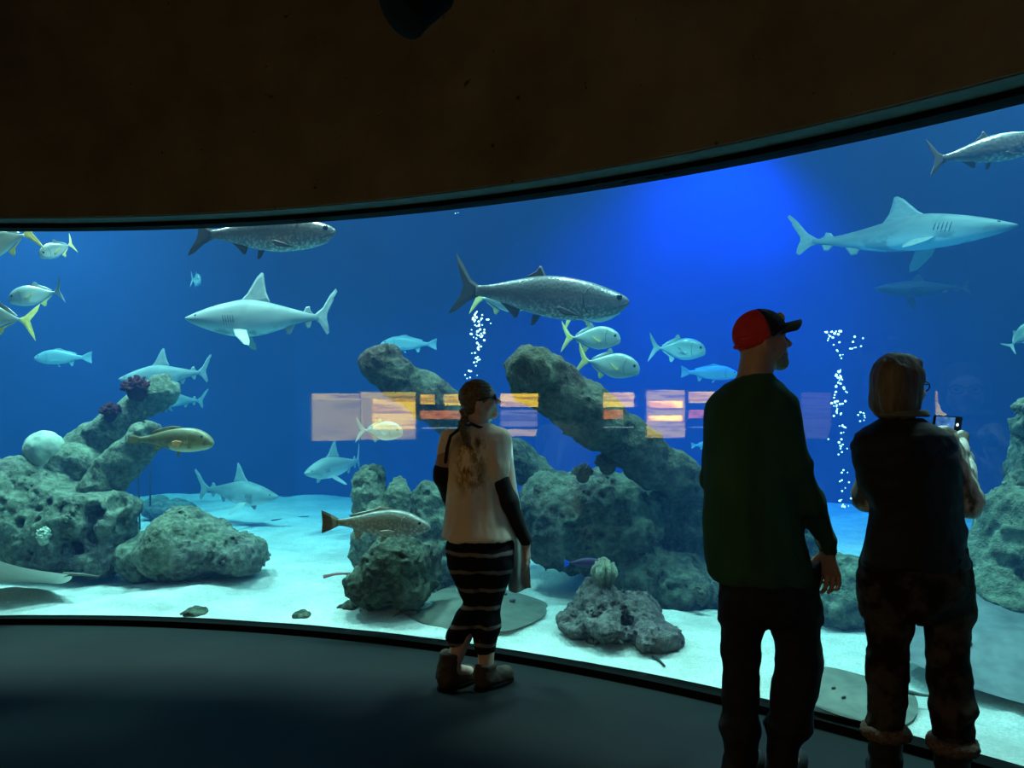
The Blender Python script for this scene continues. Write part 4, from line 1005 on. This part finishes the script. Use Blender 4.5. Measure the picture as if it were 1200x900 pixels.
    loft_px(T, [(640, 1016, 1128), (660, 1010, 1135), (680, 1007, 1140), (700, 1008, 1138), (722, 1011, 1137)], D, [.125, .135, .14, .135, .11])
    T.cone(J(1041, 705), J(1041, 790), .092, .068, k=.02); T.cone(J(1042, 790), J(1038, 846), .071, .070, k=.03)
    T.cone(J(1108, 705), J(1113, 795, -.05), .090, .070, k=.02); T.cone(J(1112, 795, -.05), J(1116, 862, -.1), .073, .068, k=.03); T.ell(J(1116, 830, -.08), (.074, .08, .035), k=.03)
    put('trousers', T.mesh('trousers', .009, o, folds(.008, 12, 16, 6)), M_camo, root)
    for (x, y, dd) in ((1038, 857, -.01), (1116, 872, -.115)):
        c = J(x, y, dd); S = SDF(); S.cone(c, np.array([c[0], c[1], .10]), .062, .055, k=.03); S.cone(np.array([c[0], c[1], .07]), np.array([c[0], c[1], .045]) + fw * .15, .055, .05, k=.03)
        S.half((0, 0, .012), (0, 0, -1)); b = put('boot', S.mesh('boot', .0075, o, folds(.004, 20, 30)), M_boot, root)
        bm = bmesh.new(); V2, Fc = [], []; n1, n2 = 40, 12; rg = np.random.default_rng(int(x))
        for i in range(n1):
            a = 2 * math.pi * i / n1
            for k in range(n2):
                t = 2 * math.pi * k / n2; rr = .066 + .023 * math.cos(t) + rg.uniform(-.004, .004); V2.append(c - o + np.array([math.cos(a) * rr, math.sin(a) * rr, .026 * math.sin(t) + rg.uniform(-.004, .004)]))
        for i in range(n1):
            for k in range(n2): Fc.append((i * n2 + k, ((i + 1) % n1) * n2 + k, ((i + 1) % n1) * n2 + (k + 1) % n2, i * n2 + (k + 1) % n2))
        put('fur_cuff', mesh_np('fur_cuff', V2, Fc), M_fur, b)
        bm.free()
        V2, Fc = [], []; n = 28; d = fw; lat = np.array([-d[1], d[0], 0]); hl = np.array([c[0], c[1], 0]) + d * .075
        for z in (0.0, .018):
            for i in range(n): a = 2 * math.pi * i / n; V2.append(hl + d * math.cos(a) * .14 + lat * math.sin(a) * .062 + [0, 0, z] - o)
        for i in range(n): Fc.append((i, (i + 1) % n, n + (i + 1) % n, n + i))
        Fc.append(tuple(range(n - 1, -1, -1))); Fc.append(tuple(range(n, 2 * n))); put('sole', mesh_np('sole', V2, Fc, False), M_black, b)
    S = SDF(); S.loft([(J(0, 487)[2] - .005, *J(1058, 487)[:2], px(30, D), .085), (J(0, 480)[2], *J(1058, 480)[:2], px(26, D), .078)], k=.01)
    put('collar', S.mesh('collar', .006, o), plain('grey_collar', (.10, .11, .10), .9), root)
    # phone in her hands
    c = J(1110, 497, .27); ph = thing('smartphone', 'black smartphone with lit screen in the hands of the woman with the grey bob', 'phone', c)
    ph.rotation_euler = (math.radians(8), math.radians(3), math.radians(12))
    put('case', box_mesh('case', (-.068, -.0045, -.034), (.068, .0045, .034), .003), M_phone, ph)
    m, n, l, b = nmat('phone_screen'); c2 = ramp(n, l, noise_tex(n, l, 26, 3), [(.35, (.02, .09, .30)), (.6, (.10, .32, .75)), (.72, (.55, .75, .9))])
    l.new(c2, b.inputs['Emission Color']); b.inputs['Emission Strength'].default_value = .8; b.inputs['Base Color'].default_value = (0, 0, 0, 1)
    put('screen', box_mesh('screen', (-.060, -.0056, -.030), (.030, -.0044, .030)), m, ph)
    put('shutter_button', sphere_mesh('shutter_button', .0065, 12, 8, (1, .3, 1), (.045, -.0045, .0)), emit('button_light', (1, 1, 1), 1.2), ph)
woman_phone()

# ---- woman with braided hair
def woman_braid():
    D = 4.055; J = lambda x, y, dy=0.0: W(x, y, D + dy)
    o = J(556, 808); o[2] = 0.0
    root = thing('person', 'woman with braided hair in a pale print T-shirt and striped leggings', 'person', o)
    fw = unit([.70, .71, 0])
    B = SDF(); H = Head(J(562, 471, .02), (1, .06, .20), .90); H.build(B, J(560, 506, .0), 5.4)
    loft_px(B, [(502, 548, 578), (512, 532, 590), (540, 528, 590), (570, 529, 586), (600, 526, 592), (630, 526, 596), (655, 530, 598)], D, [.06, .08, .1, .1, .1, .11, .1])
    re, rw = J(596, 585, -.04), J(616, 636, .0)
    B.cone(J(586, 513), re, .046, .040, k=.03); B.cone(re, rw, .038, .026, k=.02)
    hand(B, rw, unit([.12, .05, -1]), unit([.3, .9, .1]), unit([-1, .2, 0]), .30, .92)
    le, lw = J(518, 557, .0), J(534, 600, .22)
    B.cone(J(528, 514), le, .045, .040, k=.03); B.cone(le, lw, .036, .026, k=.02); hand(B, lw, unit([.5, .8, .1]), unit([0, -.1, 1]), unit([.8, -.5, 0]), .5, .92)
    for pts in ([(543, 655), (555, 705), (529, 785)], [(582, 655), (571, 706), (569, 790)]):
        a, b, c = [J(*q) for q in pts]; B.cone(a, b, .070, .044, k=.02); B.cone(b, b * .5 + c * .5, .042, .046, k=.02); B.cone(b * .5 + c * .5, c, .047, .038, k=.02); B.cone(c, c + fw * .12 - [0, 0, .04], .036, .03, k=.02)
    put('body', B.mesh('body', .005, o), M_skin_fair, root); H.eyes(root, o)
    # braided hair: rows running back over the skull into one plait
    S = SDF(); H.e(S, (-1.2, 0, 3.9), (10.0, 8.4, 9.2), 1); H.e(S, (-5.0, 0, -1.5), (5.6, 7.2, 6.0), 2); H.e(S, (10.2, 0, -2.0), (6.2, 9.5, 8.4), 1, True)
    H.e(S, (0, 7.5, -3.6), (3.2, 3, 3.6), 1, True); H.e(S, (0, -7.5, -3.6), (3.2, 3, 3.6), 1, True)
    def rows(X, Y, Z):
        P = np.stack([X, Y, Z], 1) - H.O; up = P @ H.u / H.s; fwv = P @ H.f / H.s
        return -.0045 * np.abs(np.sin((up + .25 * fwv) * 1.55)) + .001 * fbm(X * 60, Y * 60, Z * 60, 2)
    put('hair', S.mesh('hair', .005, o, rows), M_hair_braid, root)
    S = SDF(); P0 = [H.p(-9.6, 0, -2.5), H.p(-9.4, 0, -7), J(542, 497, -.10), J(544, 506, -.145), J(546, 514, -.15), J(547, 522, -.15)]
    pts = catmull(np.array(P0), 4)
    for i, p in enumerate(pts):
        r = .021 * (1 - .5 * i / len(pts)); S.ell(p + np.array([.009 * (-1) ** i, 0, 0]), (r, r * .9, r * .75), k=.006)
    put('plait', S.mesh('plait', .005, o), M_hair_braid, root)
    g = None
    for sg in (1, -1):
        S = SDF(); H.e(S, (9.3, sg * 3.3, .9), (.7, 3.0, 2.1), .3); q = put('glasses' if g is None else 'lens', S.mesh('lens', .004, o), M_glasses, root if g is None else g); g = g or q
        put('temple', tube_mesh('temple', [H.p(9, sg * 6, 1.5) - o, H.p(5, sg * 7.6, 1.4) - o, H.p(-.5, sg * 8.2, 1.0) - o], .0035, 6), M_glasses, g)
    # T-shirt
    S = SDF()
    loft_px(S, [(497, 550, 579), (502, 542, 586), (507, 532, 594), (516, 525, 599), (530, 523.5, 598), (550, 524, 594), (572, 525, 591), (595, 522, 596), (615, 520, 601), (627, 518, 605), (632, 518, 605)],
            D, [.07, .085, .10, .115, .122, .125, .122, .125, .135, .145, .145], k=.02)
    S.cone(J(586, 514, -.02), J(583.5, 548, -.045), .060, .066, k=.03); S.cone(J(583.5, 548, -.045), J(583.5, 556, -.045), .066, .062, k=.01)
    S.cone(J(529, 514), J(523, 530, .0), .056, .050, k=.03)
    put('t_shirt', S.mesh('t_shirt', .007, o, folds(.006, 14, 5)), M_tee, root)
    S = SDF(); S.cone(J(527, 516), J(519.5, 548, .0), .048, .046, k=.02); put('sleeve', S.mesh('sleeve', .006, o, folds(.003, 14, 14)), plain('pink_sleeve', (.42, .24, .18), .8), root)
    S = SDF(); S.cone(J(585, 562, -.045), J(596, 588, -.045), .056, .047, k=.03); S.cone(J(596, 588, -.045), J(616, 633, -.005), .047, .033, k=.03)
    put('arm_sleeve', S.mesh('arm_sleeve', .006, o), M_black_knit, root)
    S = SDF(); S.cone(J(519, 551), J(519, 558, .01), .050, .046, k=.03); S.cone(J(519, 560, .01), J(531, 598, .2), .044, .034, k=.03)
    put('arm_sleeve', S.mesh('arm_sleeve', .006, o), M_black_knit, root)
    put('bag_strap', tube_mesh('bag_strap', [J(552, 497, -.10) - o, J(538, 503, -.13) - o, J(528, 511, -.12) - o, J(524, 525, -.09) - o, J(521.5, 545, -.03) - o, J(521, 560, .03) - o], .0085, 8), M_black_knit, root)
    put('neckband', tube_mesh('neckband', [J(551, 496, -.06) - o, J(560, 500, -.085) - o, J(570, 503, -.07) - o, J(579, 504, -.02) - o], .008, 8), M_black_knit, root)
    # leggings
    T = SDF()
    loft_px(T, [(612, 536, 588), (626, 528, 597), (636, 522, 603), (645, 522, 604), (658, 526, 602), (668, 528, 600)], D, [.09, .115, .13, .14, .135, .11])
    def leg(a, b, c, ra, rb, rc):
        a, b, c = J(*a), J(*b), J(*c); T.cone(a, b, ra, rb, k=.014); m_ = b * .5 + c * .5; T.cone(b, m_, rb * .96, rb * 1.04, k=.014); T.cone(m_, c, rb * 1.04, rc, k=.02)
    leg((546, 660), (558, 706), (536, 746), .096, .060, .062); leg((580, 660), (571, 706), (568.5, 757), .098, .070, .056)
    T.cone(J(562, 672, -.125), J(564, 700, -.085), .010, .022, k=.03, cut=True); T.cone(J(564, 700, -.085), J(556, 752, -.06), .022, .026, k=.03, cut=True)
    put('leggings', T.mesh('leggings', .007, o, folds(.003, 16, 16)), M_legging, root)
    for (x, y, x2) in ((528, 766, 524), (569, 779, 567)):
        a = J(x, y); S = SDF(); g0 = np.array([J(x2, 806)[0], a[1], 0])
        S.cone(a, g0 + [0, 0, .08], .058, .056, k=.03); S.cone(g0 + [0, 0, .05], g0 + fw * .15 + [0, 0, .04], .052, .048, k=.03); S.half((0, 0, .012), (0, 0, -1)); S.half(a + [0, 0, .01], (0, 0, 1))
        b = put('boot', S.mesh('boot', .0065, o, folds(.004, 20, 25)), M_boot_brown, root)
        V2, Fc = [], []; n = 28; lat = np.array([-fw[1], fw[0], 0]); hl = g0 + fw * .075
        for z in (0.0, .018):
            for i in range(n): t = 2 * math.pi * i / n; V2.append(hl + fw * math.cos(t) * .135 + lat * math.sin(t) * .058 + [0, 0, z] - o)
        for i in range(n): Fc.append((i, (i + 1) % n, n + (i + 1) % n, n + i))
        Fc.append(tuple(range(n - 1, -1, -1))); Fc.append(tuple(range(n, 2 * n))); put('sole', mesh_np('sole', V2, Fc, False), M_black, b)
    # pale open wrap hanging down her front
    V2, Fc = [], []; rows_ = [(520, 588, 600, .10), (545, 590, 602, .12), (575, 590, 606, .15), (610, 592, 613, .17), (645, 594, 618, .18), (670, 594, 621, .18), (692, 596, 622, .18)]; nn = 9
    for s_ in (0, .006):
        for (y, x0, x1, dd) in rows_:
            for i in range(nn):
                t = i / (nn - 1); V2.append(J(x0 + (x1 - x0) * t, y + 3 * math.sin(t * 5), dd + .018 * math.sin(t * 9 + y * .02) + s_) - o)
    R_ = len(rows_); N = R_ * nn
    for j in range(R_ - 1):
        for i in range(nn - 1): a = j * nn + i; Fc.append((a, a + nn, a + nn + 1, a + 1)); Fc.append((N + a, N + a + 1, N + a + nn + 1, N + a + nn))
    for j in range(R_ - 1): a = j * nn; Fc.append((a, N + a, N + a + nn, a + nn)); a += nn - 1; Fc.append((a, a + nn, N + a + nn, N + a))
    for i in range(nn - 1): a = i; Fc.append((a, a + 1, N + a + 1, N + a)); a = (R_ - 1) * nn + i; Fc.append((a, N + a, N + a + 1, a + 1))
    put('open_wrap', mesh_np('open_wrap', V2, Fc), M_cloth, root, label='pale open wrap hanging down her front')
woman_braid()

# ================================================================== LIT SIGNS ON THE SIDE WALL (seen mirrored in the window) AND THE CEILING LAMP
def mirror(x, y, wall=-5.0):
    d = np.array([(x - 600) / F_PX, 1.0]); b = d @ d; t = (d @ GC + math.sqrt((d @ GC) ** 2 - b * (GC @ GC - GR * GR))) / b
    p = t * d; n = (GC - p) / GR; r = d - 2 * (d @ n) * n; s = (wall - p[0]) / r[0]; q = p + s * r
    return q[1], EYE - (y - HOR) / F_PX * (t + s)
TAN, CREAM, RED, GREY = (1.0, .68, .04), (1.0, .76, .10), (1.0, .28, .05), (.62, .58, .56)
ES = 17.0
SM = {'faint': print_emit('sign_faint', (.6, .55, .5), (.4, .38, .36), ES * .12, 5),
      'cream': print_emit('sign_cream', CREAM, (.40, .28, .12), ES * .62, 7, .55, (1, 1.2, 3)), 'grey': print_emit('sign_grey', (1.0, .78, .08), (.6, .46, .05), ES * .42, 5, .55, (1, 1, 1)),
      'tan': print_emit('sign_tan', TAN, (.50, .27, .05), ES * 1.25, 7, .54, (1, 1, 3.2)), 'red': print_emit('sign_red', RED, (.55, .15, .10), ES * .6, 60, .55, (1, 3, 2)) if False else print_emit('sign_red', RED, (.5, .14, .05), ES * .7, 16, .55, (1, 2, 1)),
      'dim': print_emit('sign_dim', (.60, .55, .48), (.25, .24, .24), ES * .36, 9, .5, (1, .6, 4)), 'line': print_emit('sign_line', (.65, .9, 1.0), (.5, .7, .8), ES * .5)}
M_board = plain('sign_board', (.02, .02, .022), .7)
def sign(label, x0, x1, y0, y1, blocks):
    ya, za = mirror(x0, y0); yb_, zb_ = mirror(x1, y1); o = np.array([-5.0, (ya + yb_) / 2, zb_])
    root = thing('information_panel', label, 'sign', o, 'backlit information panels on the side wall')
    def bx(nm, a, b, c, d, t0, t1, mat):
        p, q = mirror(a, c), mirror(b, d)
        put(nm, box_mesh(nm, (t0, min(p[0], q[0]) - o[1], min(p[1], q[1]) - o[2]), (t1, max(p[0], q[0]) - o[1], max(p[1], q[1]) - o[2])), mat, root)
    bx('board', x0 - 2, x1 + 2, y0 - 2, y1 + 2, .0, .03, M_board)
    for (a, b, c, d, k) in blocks: bx('light_box', a, b, c, d, .03, .036, SM[k])
sign('wide pale grey lit panel, leftmost in the mirrored row', 352, 410, 461, 517, [(354, 409, 461, 469, 'cream'), (354, 409, 469, 516, 'grey')])
sign('yellow lit panel with rows of text behind the pale fish', 412, 476, 458, 517, [(412, 475, 459, 467, 'cream'), (425, 475, 467, 503, 'tan'), (412, 424, 467, 515, 'grey'), (425, 475, 503, 515, 'grey')])
sign('dark panel with two tan squares and a red strip left of the braided woman', 481, 542, 460, 504, [(483, 498, 462, 474, 'tan'), (511, 535, 462, 475, 'tan'), (483, 541, 481, 491, 'red'), (485, 541, 501, 502, 'line')])
sign('panel with tan bars and grey text right of the braided woman face', 576, 622, 459, 513, [(578, 621, 461, 477, 'tan'), (578, 620, 480, 500, 'dim'), (580, 622, 503, 511, 'cream')])
sign('panel with one tan square and red strip seen past the thick dark piling', 698, 737, 458, 502, [(700, 735, 460, 477, 'tan'), (700, 722, 480, 491, 'red'), (700, 735, 500, 501, 'line')])
sign('narrow tan lit panel full of text lines left of the man in green', 750, 796, 456, 514, [(751, 795, 457, 513, 'cream'), (753, 792, 470, 478, 'tan'), (753, 792, 487, 493, 'tan')])
sign('small tan square over a pink strip touching the man in green', 799, 832, 457, 502, [(801, 831, 459, 472, 'tan'), (801, 831, 480, 490, 'red'), (803, 831, 500, 501, 'line')])
sign('dim grey lit panel between the man in green and the bubbles', 932, 968, 459, 515, [(933, 967, 460, 514, 'faint')])
sign('pale lit panel beside the glasses of the woman with the phone', 1090, 1118, 456, 508, [(1091, 1117, 458, 468, 'grey'), (1091, 1117, 468, 507, 'cream')])

def track_light():
    c = W(492, -4, 3.1); root = thing('track_spotlight', 'black ceiling spotlight hanging in front of the bulkhead at the top edge', 'lamp', c)
    d = unit([-.30, -.2, -.33]); a, b = np.zeros(3) - d * .10, d * .11
    put('housing', tube_mesh('housing', [a, a * .9, b * .6, b, b * 1.05], [.07, .10, .11, .118, .112], 24), M_black, root)
    put('yoke', tube_mesh('yoke', [[.0, .13, -.02], [0, .135, .12], [0, 0, .2], [0, -.135, .12], [0, -.13, -.02]], .012, 8), M_black, root)
    put('stem', tube_mesh('stem', [[0, 0, .19], [0, 0, 4.38 - c[2]]], .014, 8), M_black, root)
track_light()
